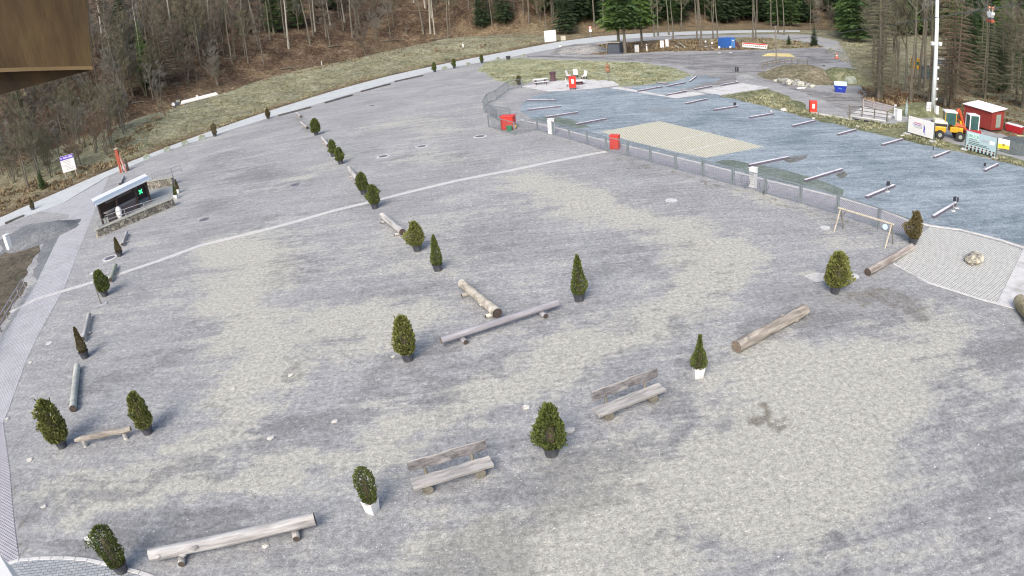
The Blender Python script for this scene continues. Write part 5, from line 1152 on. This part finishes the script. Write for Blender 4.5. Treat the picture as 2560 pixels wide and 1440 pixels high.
t = thing('wooden_pole', 'tall bare wooden utility pole behind the far timber fence', 'pole', at(1941, 160)); H = zfor(at(1941, 160), 64); MB().tube([(0, 0, 0), (-.12, 0, H)], [.13, .09], 8).build('shaft', M_greywood, t); MB().box((-.12, 0, H-.1), (.6, .08, .08)).build('crossarm', M_greywood, t)
M_yelw = mat('yellow_timber', (.60, .53, .26), (.42, .37, .2), 4, .8)
t = thing('timber_stack', 'stack of yellow timber beams behind the wooden pole', 'timber stack', at(1945, 141), R(-14)); 
for k in range(3): MB().box((.1*k, (k-1)*.35, .12+.14*k), (5.6-.7*k, .3, .14)).build('timber', M_yelw, t)
def timber_fence(pts, h, label, m=None):
    m = m or M_greywood; t = thing('timber_fence', label, 'fence', pts[0]); o = pts[0]
    for i, p in enumerate(pts): e = p-o; MB().box((e.x, e.y, h/2), (.14, .14, h)).build('post', m, t)
    for a, b in zip(pts, pts[1:]):
        for z in (h-.1, h*.55):
            A, B = a-o, b-o; c = (A+B)/2; MB().box((c.x, c.y, z), ((B-A).length+.1, .07, .12), ang(A, B)).build('rail', m, t)
timber_fence([at(x, y) for x, y in ((1906, 172), (1919, 169), (1933, 166), (1949, 163), (1963, 161), (1980, 160), (1995, 161), (2019, 163))], .95, 'curved grey timber rail fence on top of the earth mound')
p = at(2092, 146); t = thing('traffic_cone_stand', 'orange and white striped barrier cone on the far gravel', 'cone', p); MB().lathe([(.25, 0), (.16, .4), (.1, .9), (.02, 1.1)], 10).build('cone', mat('orange_plastic', (.62, .22, .12), (.5, .2, .12), 3, .6), t); MB().box((0, 0, .04), (.9, .8, .08)).build('base', M_red, t); MB().lathe([(.17, .42), (.13, .62)], 10).build('stripe', M_whitebox, t)
# blue skip with gabled lid
p = at(2100, 230); t = thing('blue_skip', 'blue tapered skip with a pale blue gabled lid', 'skip', p, R(-22)); M_bluesk = mat('skip_blue', (.02, .05, .42), (.02, .04, .33), 3, .45)
MB().box((0, 0, .42), (1.15, .8, .84), 0, 1.32).build('body', M_bluesk, t, bev=.02)
mb = MB(); mb.add([(-.78, -.56, .85), (.78, -.56, .85), (.78, .56, .85), (-.78, .56, .85), (-.78, 0, 1.3), (.78, 0, 1.3)], [(0, 1, 5, 4), (2, 3, 4, 5)]); mb.build('lid', mat('lid_pale_blue', (.52, .70, .86), (.45, .62, .8), 3, .35), t)
mb = MB(); mb.add([(-.76, -.54, .85), (-.76, .54, .85), (-.76, 0, 1.27)], [(0, 2, 1)]); mb.build('gable', M_bluesk, t); mb = MB(); mb.add([(.76, -.54, .85), (.76, .54, .85), (.76, 0, 1.27)], [(0, 1, 2)]); mb.build('gable', M_bluesk, t)
MB().box((-.05, -.485, .5), (.5, .02, .1), 0, 1, ('Y', R(14))).build('side_mark', M_bluel, t)
rr = random.Random(9)
for i, (x, y, r) in enumerate([(1941,204,.5),(1950,206,.8),(1962,207,.9),(1975,212,1.0),(1985,214,.7),(1992,209,.8),(2002,216,.9),(2010,211,.6),(2020,217,.7),(2030,219,.6),(1968,203,.6)]):
    stone(x, y, r*.55, 'rough block in the rock pile at the foot of the earth mound', M_rock if i % 3 else mat('pale_rock', (.58, .58, .50), (.4, .4, .35), 3, .95), (1.2, .9, .8), 'rock', .38, 7, seed=i, group='rocks at the foot of the earth mound', rz=i*1.3)
stone(2003, 222, .55, 'flat pinkish-white slab in front of the rock pile', M_tabw, (1.6, .8, .25), 'slab'); stone(2125, 210, .8, 'greenish pale boulder behind the blue skip', mat('green_rock', (.42, .46, .36), (.28, .32, .25), 3, .95), (1.2, 1, .8), 'rock')
# earth mound skin
def mound(px, py, rx, ry, h, m, name, label=None, rz=0, n=26, kind='structure', seed=0):
    p = at(px, py); mb = MB(); vs = []; fs = []
    for j in range(n+1):
        for i in range(n+1):
            x, y = -1+2*i/n, -1+2*j/n; k = max(abs(x), abs(y)) or 1; l = math.hypot(x, y) or 1; x, y = x*k/l, y*k/l; d = math.hypot(x, y)
            z = h*(1-sm(.35, 1, d))+fbm(x*2.2+seed, y*2.2, 1, 4)*.25*h*(1-d)-.04*(d > .98); vs.append((x*rx*(1+.12*fbm(x+seed, y, 1.5)), y*ry*(1+.12*fbm(x, y+seed, 1.5)), z))
    for j in range(n):
        for i in range(n): a = j*(n+1)+i; fs.append((a, a+1, a+n+2, a+n+1))
    o = mb.add(vs, fs).build(name, m, None, p, rz, smooth=True); o['kind'] = kind; return o
mound(2005, 192, 6.2, 7.5, 1.35, grass_mat('overgrown_soil', (.10, .09, .06), (.23, .205, .145), (.42, .40, .28), 1.6), 'earth_mound', rz=-.3); mound(2110, 200, 4.5, 5, 1.5, M_grass2, 'grass_mound', seed=4)
mound(1445, 128, 6.5, 5.5, 1.2, M_track, 'gravel_mound', seed=2); mound(112, 590, 4.0, 2.6, .8, M_mound, 'gravel_mound', rz=.9, seed=3); mound(2545, 372, 3.6, 2.6, .9, mat('dark_heap', (.12, .14, .14), (.06, .075, .075), 3, .95, .04), 'dark_gravel_heap', seed=5); mound(2300, 278, 5, 3, .7, M_grass2, 'grass_mound', rz=.4, seed=6)
# ------------------------------------------------------------------ footbridge over the ditch
M_brail = mat('bridge_timber', (.20, .19, .17), (.13, .12, .11), 5, .85); M_brailp = mat('bridge_timber_pale', (.44, .38, .36), (.33, .28, .27), 5, .85)
A_, B_, C_, D_ = at(2124, 291), at(2214, 305), at(2238, 289), at(2158, 269); o_ = (A_+B_+C_+D_)/4
t = thing('footbridge', 'pale concrete footbridge deck with timber railings over the ditch', 'bridge', (o_.x, o_.y, 0))
mb = MB().prism([((v-o_).x, (v-o_).y) for v in (A_, B_, C_, D_)], .02, .14); mb.build('deck', M_conc, t)
def brail(a, b, m, n, h):
    a, b = a-o_, b-o_
    for i in range(n+1): p = a.lerp(b, i/n); MB().box((p.x, p.y, h/2), (.10, .10, h)).build('post', m, t)
    for z in (h-.05, h*.66, h*.34): c = (a+b)/2; MB().box((c.x, c.y, z), ((b-a).length+.4, .06, .075), ang(a, b)).build('rail', m, t)
brail(A_, B_+Vector((.2, .1, 0)), M_brail, 3, 1.1); brail(D_, C_, M_brailp, 3, .95)
sheet('ditch', wpoly([(2128,295),(2205,307),(2200,309),(2170,306),(2138,300)]), .016, mat('ditch_shade', (.015, .012, .02), (.01, .01, .015), 3, .9))  # flat near-black sheet paints the shade of the gap below the bridge
strip_mesh('kerb', wpoly([(2030, 283), (2080, 291), (2127, 300)]), .5, 0, .1, M_conc)
cabinet(2245, 300, .55, .5, 1.05, 0, 'white cabinet at the right end of the footbridge')
marker(2237, 290, 1.2, 'slim pale post at the right end of the footbridge', .12)
t = thing('folded_parasol', 'folded grey-green parasol standing beside the footbridge', 'parasol', at(2265, 291), 0); MB().lathe([(.06, 0), (.17, .3), (.14, .9), (.05, 1.5), (.015, 1.75)], 8).build('canopy', mat('parasol_cloth', (.42, .50, .48), (.2, .27, .27), 3, .8), t); MB().tube([(0, 0, 1.6), (.08, 0, 2.0)], .02, 5).build('pole', M_rail, t)
# ------------------------------------------------------------------ mast with cabinets
p = at(2331, 284); t = thing('white_mast', 'tall white tubular mast rising out of the top of the picture', 'mast', p); MW = mat('mast_paint', (.80, .85, .85), (.72, .78, .80), 1, .4)
MB().tube([(0, 0, 0), (0, 0, 7), (0, 0, 19)], [.26, .22, .16], 14).build('shaft', MW, t, smooth=True); MB().lathe([(.5, 0), (.5, .1), (.3, .14)], 14).build('base_plate', M_galv, t)
for x in (-.55, .5): MB().box((x, -.05, 7.55), (.34, .3, .38)).build('speaker', M_whitebox, t, bev=.03)  # plain speaker boxes, no lamp in them
MB().box((0, 0, 7.3), (1.3, .08, .08)).build('bracket', M_galv, t); MB().box((.38, .1, 2.6), (.14, .14, 5.2)).build('cable_duct', M_brail, t)
for z in (1.6, 2.7, 3.8, 5): MB().box((.36, 0, z), (.26, .2, .22)).build('junction_box', M_whitebox, t)
t = thing('cabinet', 'bundle of white upright tubes left of the mast foot', 'cabinet', at(2321, 288), 0)
for i in range(3):
    for z in range(4): MB().tube([(-.25+i*.22, .04*(i % 2), .02+z*.36), (-.25+i*.22, .04*(i % 2), .33+z*.36)], .1, 8).build('tube', M_whitebox, t)
cabinet(2340, 289, .38, .4, 1.0, 0, 'slim white cabinet right of the mast foot')
# ------------------------------------------------------------------ advertising banners
M_post = mat('post_green', (.13, .17, .16), (.1, .13, .12), 5, .6)
def banner(a, b, z0, h, label, m):
    p, q = at(*a), at(*b); t, L = board(p, q, z0, h, label, 'banner', m, legs=False)
    for x in (-L/2-.06, L/2+.06): MB().box((x, .02, (z0+h)/2), (.09, .09, z0+h)).build('post', M_post, t); MB().box((x, 0, .06), (.6, .5, .12)).build('foot', M_ring, t)
    return t, L
t, L = banner((2269, 336), (2332, 355), .25, 1.5, 'white banner with red and blue stripes and a skier', M_whitebox)
MB().box((-.35, -.037, 1.28), (.85, .01, .09)).build('red_stripe', mat('print_red', (.62, .16, .22), (.55, .2, .25), 4, .6), t)
for k in range(3): MB().box((-.38+.04*k, -.037, 1.13-.12*k), (1.1-.12*k, .01, .05)).build('blue_stripe', M_purple if k < 1 else M_bar, t)
MB().add([(.32, -.037, 1.2), (.44, -.037, 1.22), (.5, -.037, .95), (.56, -.037, .42), (.52, -.037, .42), (.42, -.037, .86), (.36, -.037, .55), (.32, -.037, .55), (.34, -.037, .95)], [tuple(range(9))]).build('skier_print', M_purple, t)
MB().tube([(.36, -.036, 1.3), (.36, -.045, 1.3)], .06, 10).build('head_print', mat('skin_print', (.6, .42, .34), (.55, .38, .3), 4, .7), t); MB().box((-L*.42, -.037, 1.55), (.14, .01, .13)).build('print_mark', mat('tan_print', (.66, .56, .5), (.7, .62, .56), 4, .7), t)
t, L = banner((2413, 375), (2487, 396), .12, 1.6, 'pale blue-green banner lettered DRUCK with a row of portraits', mat('banner_mint', (.42, .56, .58), (.36, .49, .53), 1.5, .6))
MB().box((-L*.27, -.038, 1.35), (L*.36, .01, .5)).build('mint_field', mat('mint_light', (.58, .78, .70), (.52, .72, .66), 2, .6), t); MB().box((L*.36, -.038, 1.2), (L*.16, .01, .34)).build('white_field', M_whitebox, t)
lettering('DRUCK', .34, t, (-L*.27, -.05, 1.25), mat('print_teal', (.06, .28, .26), (.05, .22, .22), 4, .6))
for k, (x, z, w_) in enumerate([(-.27, 1.12, .3), (-.24, .93, .34), (-.1, .78, .62), (-.06, .66, .7), (.14, 1.28, .2), (.12, 1.14, .24)]): MB().box((x*L, -.038, z), (w_*L, .01, .06)).build('print_line', M_bar if k > 3 else M_post, t)
for k in range(8):
    x = -L*.44+k*L*.125; MB().tube([(x, -.034, .40), (x, -.046, .40)], .10, 10).build('portrait', mat('portrait_skin', (.62, .44, .40), (.5, .35, .32), 9, .7), t); MB().box((x+.02, -.04, .22), (.2, .014, .2)).build('portrait_body', M_black, t)
    MB().tube([(x+.05, -.047, .46), (x+.05, -.052, .46)], .08, 8).build('portrait_hair', M_black, t)
t, L = banner((2493, 374), (2522, 381), .12, .95, 'small sign half white and half yellow beside the lettered banner', M_whitebox); MB().box((0, -.038, .36), (L*.98, .01, .46)).build('yellow_field', mat('bright_yellow', (.80, .68, .06), (.75, .62, .05), 4, .5), t)
MB().tube([(0, -.042, .55), (0, -.052, .55)], .13, 10).build('emblem', mat('ochre_print', (.42, .32, .08), (.3, .22, .06), 8, .6), t); lettering('KSK', .16, t, (-L*.25, -.045, .86), M_bar) if 0 else None
# red hut
p, q = at(2408, 308), at(2476, 330); t = thing('red_hut', 'dark red wooden hut with a white corrugated roof', 'hut', (p+q)/2, ang(p, q)); L = (q-p).length; M_rhut = mat('red_hut_paint', (.30, .035, .028), (.22, .028, .022), 3, .6, dirt=(.24, .04, .03))
MB().box((0, 1.1, 1.08), (L, 2.2, 1.85)).build('wall', M_rhut, t); 
mb = MB(); vs = [(-L/2-.15, -.2, 1.98), (L/2+.15, -.2, 1.98), (L/2+.15, 2.5, 2.25), (-L/2-.15, 2.5, 2.25)]; mb.add(vs+[(x, y, z+.07) for x, y, z in vs], [(0, 3, 2, 1), (4, 5, 6, 7), (0, 1, 5, 4), (1, 2, 6, 5), (2, 3, 7, 6), (3, 0, 4, 7)]).build('roof', M_roofw, t)
for k in range(9): MB().box((-L/2+L*(k+.5)/9, 1.1, 2.19), (.05, 2.7, .04), 0, 1, ('X', R(5.7))).build('roof_rib', M_roofw, t)
for x in (-L/2+.25, L/2-.25): MB().box((x, 1.1, .08), (.2, 2.0, .15)).build('skid', M_dkwood, t)
MB().box((L/2+.03, 1.2, 1.05), (.05, .8, 1.3)).build('door', mat('green_door', (.3, .36, .3), (.22, .27, .22), 4, .6), t)
for x in (-.3, .2): MB().box((x*L*.3, -.03, 1.7), (.1, .04, .1)).build('vent', M_rhut, t)
t = thing('small_sign', 'small green and white sign right of the red hut', 'sign', at(2502, 314)); MB().box((0, 0, .55), (.5, .06, .8)).build('face', mat('green_white', (.6, .75, .55), (.7, .8, .75), 3, .6), t); MB().box((0, 0, .1), (.06, .05, .2)).build('post', M_post, t)
p, q = at(2512, 325), at(2552, 336); t = thing('red_trough', 'low red open trough container at the right edge', 'container', (p+q)/2, ang(p, q)); L = (q-p).length; M_redd = mat('deep_red', (.42, .02, .03), (.32, .018, .025), 3, .5)
MB().box((0, .4, .35), (L*.9, .8, .7), 0, 1.12).build('body', M_redd, t, bev=.02); MB().box((0, .4, .72), (L, .9, .05)).build('rim', M_tabw, t)
t = thing('timber_stack', 'heap of yellow and green boards at the right picture edge', 'timber stack', at(2560, 352), R(-20))
for k in range(4): MB().box((.15*k, -.3+.22*k, .08+.1*k), (2.4, .4, .07)).build('board', M_yelw, t)
t = thing('pipe_frame', 'thin red pipe frame before the red trough', 'frame', at(2541, 347), R(-15)); MB().tube([(-.4, 0, 0), (-.4, 0, .85), (.45, 0, .85), (.45, 0, 0)], .025, 6).build('frame', M_redd, t)
stone(2508, 396, .18, 'white stone below the yellow and white sign'); 
# ------------------------------------------------------------------ machines
M_my = mat('machine_yellow', (.66, .38, .02), (.58, .32, .02), 3, .45, dirt=(.4, .26, .06)); M_tyre = mat('tyre', (.04, .04, .04), (.025, .025, .025), 8, .9); M_glass = mat('dark_glass', (.05, .12, .11), (.04, .09, .09), 2, .1); M_cream = mat('cream_hood', (.74, .72, .54), (.66, .63, .47), 3, .5); M_or = mat('machine_orange', (.60, .10, .03), (.5, .09, .03), 3, .5)
def wheel(t, x, y, r, w_=.35, rim=None):
    r *= .86
    wv = MB().tube([(x, y-w_/2, r), (x, y+w_/2, r)], r, 16).build('wheel', M_tyre, t); s_ = -1 if y < 0 else 1
    MB().tube([(x, y+s_*w_/2, r), (x, y+s_*(w_/2+.02), r)], r*.42, 12).build('rim', rim or M_plb, wv)
t = thing('wheel_loader', 'yellow wheel loader with a white-roofed cab facing the square', 'loader', at(2372, 347), R(155))
MB().box((1.15, 0, .95), (1.3, 1.5, .55)).build('counterweight', M_my, t, bev=.1); MB().box((1.1, 0, 1.32), (1.32, 1.42, .22)).build('band', M_black, t, bev=.03); MB().box((1.0, 0, 1.58), (1.35, 1.3, .32), 0, .85).build('hood', M_cream, t, bev=.08)
MB().box((.1, 0, 1.95), (1.05, 1.15, 1.1)).build('cab', M_glass, t, bev=.05); MB().box((.1, 0, 2.55), (1.25, 1.3, .12)).build('cab_roof', M_whitebox, t, bev=.04)
for x in (-.42, .62):
    for y in (-.56, .56): MB().box((x, y, 1.95), (.07, .07, 1.15)).build('cab_pillar', M_my, t)
for x in (1.1, -.9):
    for y in (-.72, .72): wheel(t, x, y, .52)
MB().box((-.6, 0, .95), (1.3, .8, .5)).build('chassis', M_my, t, bev=.05)
for y in (-.35, .35): MB().tube([(-.5, y, 1.4), (-1.3, y, 1.3), (-2.1, y, .5)], .09, 6).build('arm', M_or, t)
MB().box((-2.4, 0, .32), (.7, 1.9, .6), 0, .7).build('bucket', mat('worn_steel', (.14, .12, .11), (.09, .08, .07), 4, .7), t)
t = thing('mini_excavator', 'orange and white cabbed excavator beside the red hut', 'excavator', at(2427, 345), R(165))
MB().box((0, 0, 1.5), (.95, 1.0, 1.35)).build('cab', M_glass, t, bev=.04); MB().box((0, 0, 2.22), (1.05, 1.1, .1)).build('cab_roof', M_whitebox, t, bev=.03)
for x in (-.47, .47):
    for y in (-.5, .5): MB().box((x, y, 1.5), (.1, .1, 1.4)).build('cab_pillar', M_whitebox, t)
MB().box((.15, 0, .72), (1.8, 1.4, .3)).build('chassis', M_redd, t, bev=.04)
for y in (-.6, .6): MB().box((.1, y, .3), (2.0, .38, .56)).build('track', M_tyre, t, bev=.18)
for a, b in (((.9, .3, .9), (1.7, .3, 2.7)), ((1.7, .3, 2.7), (2.4, .3, 1.2)), ((.9, -.1, .9), (1.5, -.1, 1.7))): MB().tube([a, b], .13, 6).build('arm', M_or, t)
MB().box((2.4, .3, .9), (.4, .5, .5), 0, .8).build('bucket', M_tyre, t); MB().box((1.3, .2, 1.35), (.4, .3, .5)).build('valve_box', M_my, t)
# behind the mast
for px, py, m_, d, lab, nm in ((2289, 172, M_my, (1.5, 1.2, 1.6), 'small yellow cabin seen through the trees left of the mast', 'yellow_cabin'), (2355, 166, M_bluel, (1.6, 1.2, 1.2), 'pale blue cabin seen through the trees right of the mast', 'blue_cabin'), (2322, 196, M_slate, (2.6, 1.5, 1.7), 'dark grey shed behind the mast among the trees', 'dark_shed')):
    p = at(px, py); t = thing(nm, lab, 'cabin', p, R(-20)); MB().box((0, 0, d[2]/2), d).build('wall', m_, t, bev=.03); MB().box((0, 0, d[2]+.05), (d[0]+.2, d[1]+.2, .1)).build('roof', M_whitebox if 'blue' in nm else m_, t); MB().box((0, -d[1]/2-.02, d[2]*.6), (d[0]*.5, .03, d[2]*.35)).build('window', M_glass, t)
t = thing('white_barrier', 'white plank barrier below the blue cabin among the trees', 'barrier', at(2345, 172), R(-20)); MB().box((0, 0, .6), (3.2, .1, .3)).build('plank', M_whitebox, t)
for x in (-1.3, 1.3): MB().box((x, .05, .3), (.1, .1, .6)).build('leg', M_whitebox, t)
# cable with hanging car
O = Vector((0, 0, CAM_H)); c0, c1 = O+ray(2640, -4)*52, O+ray(1975, 98)*132; N_ = 24
pts = []
for i in range(N_+1):
    u = i/N_; pts.append(c0.lerp(c1, u)-Vector((0, 0, .9*4*u*(1-u)*.5)))
t = thing('ropeway_cable', 'thin grey ropeway cable crossing the upper right wood', 'cable', (0, 0, 0)); MB().tube(pts, .035, 5).build('cable', M_wire, t)
best = min(pts, key=lambda v: abs(project(v)[0]-2477)); i = pts.index(best); u_ = (pts[i+1]-pts[i]).normalized(); bp = best.lerp(pts[i+1] if project(best)[0] > 2477 else pts[i-1], 0.0)
px_, py_ = project(best); 
for k in range(400):
    q = best+u_*(k-200)*.02
    if abs(project(q)[0]-2477) < .8: bp = q; break
D = (bp-O).length; s_ = D/F_PX
t = thing('cable_toboggan', 'white-bodied toboggan with red runner hanging from the ropeway cable', 'cable car', bp, math.atan2(u_.y, u_.x))
sz = 22*s_
for x in (-.42, .42): MB().tube([(x*sz, -.1*sz, .06*sz), (x*sz, .1*sz, .06*sz)], .14*sz, 12).build('pulley', mat('pulley_orange', (.66, .30, .18), (.6, .26, .15), 3, .5), t); MB().tube([(x*sz, 0, 0), (x*sz*.9, 0, -.45*sz)], .05*sz, 6).build('hanger', M_cream, t)
MB().add([(x*sz, y*sz, z*sz) for y in (-.2, .2) for x, z in ((-.5, -.4), (.52, -.35), (.58, -.5), (.25, -.95), (-.2, -.95), (-.5, -.6))], [(0, 1, 2, 3, 4, 5), (11, 10, 9, 8, 7, 6)]+[(i, (i+1) % 6+0, (i+1) % 6+6, i+6) for i in range(6)]).build('body', M_whitebox, t, bev=.01)
MB().box((0.05*sz, 0, -1.3*sz), (1.15*sz, .4*sz, .3*sz)).build('runner', mat('runner_red', (.42, .10, .06), (.34, .08, .05), 3, .6), t, bev=.02); MB().box((0, 0, -1.08*sz), (.7*sz, .3*sz, .2*sz)).build('seat', M_slate, t)
# ------------------------------------------------------------------ long white bundle behind the bank
z_ = 2.1; p, q = at(430, 263, z_), at(547, 233, z_); c = (p+q)/2; t = thing('covered_sledge_train', 'long low white-covered bundle with a dark end behind the grass bank', 'bundle', (c.x, c.y, terrain(c.x, c.y)), ang(p, q)); L = (q-p).length; zb = 2.1-terrain(c.x, c.y)
MB().box((L*.08, 0, zb), (L*.82, .9, .6), 0, .9).build('cover', M_whitebox, t, bev=.08); MB().box((-L*.42, 0, zb), (L*.14, .9, .6)).build('dark_end', M_slate, t, bev=.05); MB().tube([(-L*.47, -.5, zb+.1), (-L*.47, .5, zb+.1)], .3, 10).build('roller', M_whitebox, t); MB().box((-L*.36, 0, zb+.45), (.6, .7, .4)).build('motor', M_plb, t)
for k in range(5): MB().box((-L*.44+k*L*.22, 0, zb/2-.15), (.2, .8, zb-.3)).build('trestle', M_slate, t)
MB().box((L*.05, .7, zb+.35), (.4, .3, .4)).build('side_box', M_whitebox, t)
# ------------------------------------------------------------------ close to the lens: brown timber eave and white rail
def near_prism(pxs, d0, thick, name, label, m, cat, direc, pname):
    P = [O+ray(x, y)*d0 for x, y in pxs]; o = P[0].copy(); Q = [p+direc*thick for p in P]; n = len(P)
    t = thing(name, label, cat, o); mb = MB().add([v-o for v in P]+[v-o for v in Q], [tuple(range(n)), tuple(range(n, 2*n))[::-1]]+[(i, n+i, n+(i+1) % n, (i+1) % n) for i in range(n)]); mb.build(pname, m, t); return t
M_eave = mat('eave_timber', (.10, .062, .025), (.045, .028, .013), 3.0, .6, .003, stretch=(7, 1.2, 1.2), dirt=(.15, .105, .045)); M_eaved = mat('eave_edge', (.10, .065, .035), (.045, .032, .022), 5, .7, 0, stretch=(6, 1, 1))
t = near_prism([(-260, -260), (212, -260), (222, 60), (231, 172), (-260, 196)], 1.15, .10, 'timber_eave', 'brown timber eave board close to the lens at top left', M_eave, 'eave', Vector((-.3, .6, .5)).normalized(), 'soffit_board')
o = Vector(t.location)
P = [O+ray(x, y)*1.16 for x, y in ((232, 174), (-260, 198), (-260, 262), (-10, 240), (120, 205))]; mb = MB(); dv = Vector((-.65, .6, .1))*.12
mb.add([v-o for v in P]+[v-o+dv for v in P], [tuple(range(5)), tuple(range(5, 10))[::-1]]+[(i, (i+1) % 5, (i+1) % 5+5, i+5) for i in range(5)]).build('fascia_board', M_eaved, t)
P = [O+ray(x, y)*1.14 for x, y in ((231, 166), (-260, 186), (-260, 197), (232, 174))]; MB().add([v-o for v in P]+[v-o+dv*.2 for v in P], [(0, 1, 2, 3), (7, 6, 5, 4)]+[(i, (i+1) % 4, (i+1) % 4+4, i+4) for i in range(4)]).build('edge_batten', mat('eave_batten', (.24, .17, .08), (.15, .10, .05), 6, .6), t)
near_prism([(-60, 1330), (0, 1388), (33, 1442), (50, 1480), (-60, 1600)], 1.6, .05, 'white_handrail', 'white board edge close to the lens at bottom left', M_whitebox, 'rail', Vector((0, .2, -1)).normalized(), 'rail_board')
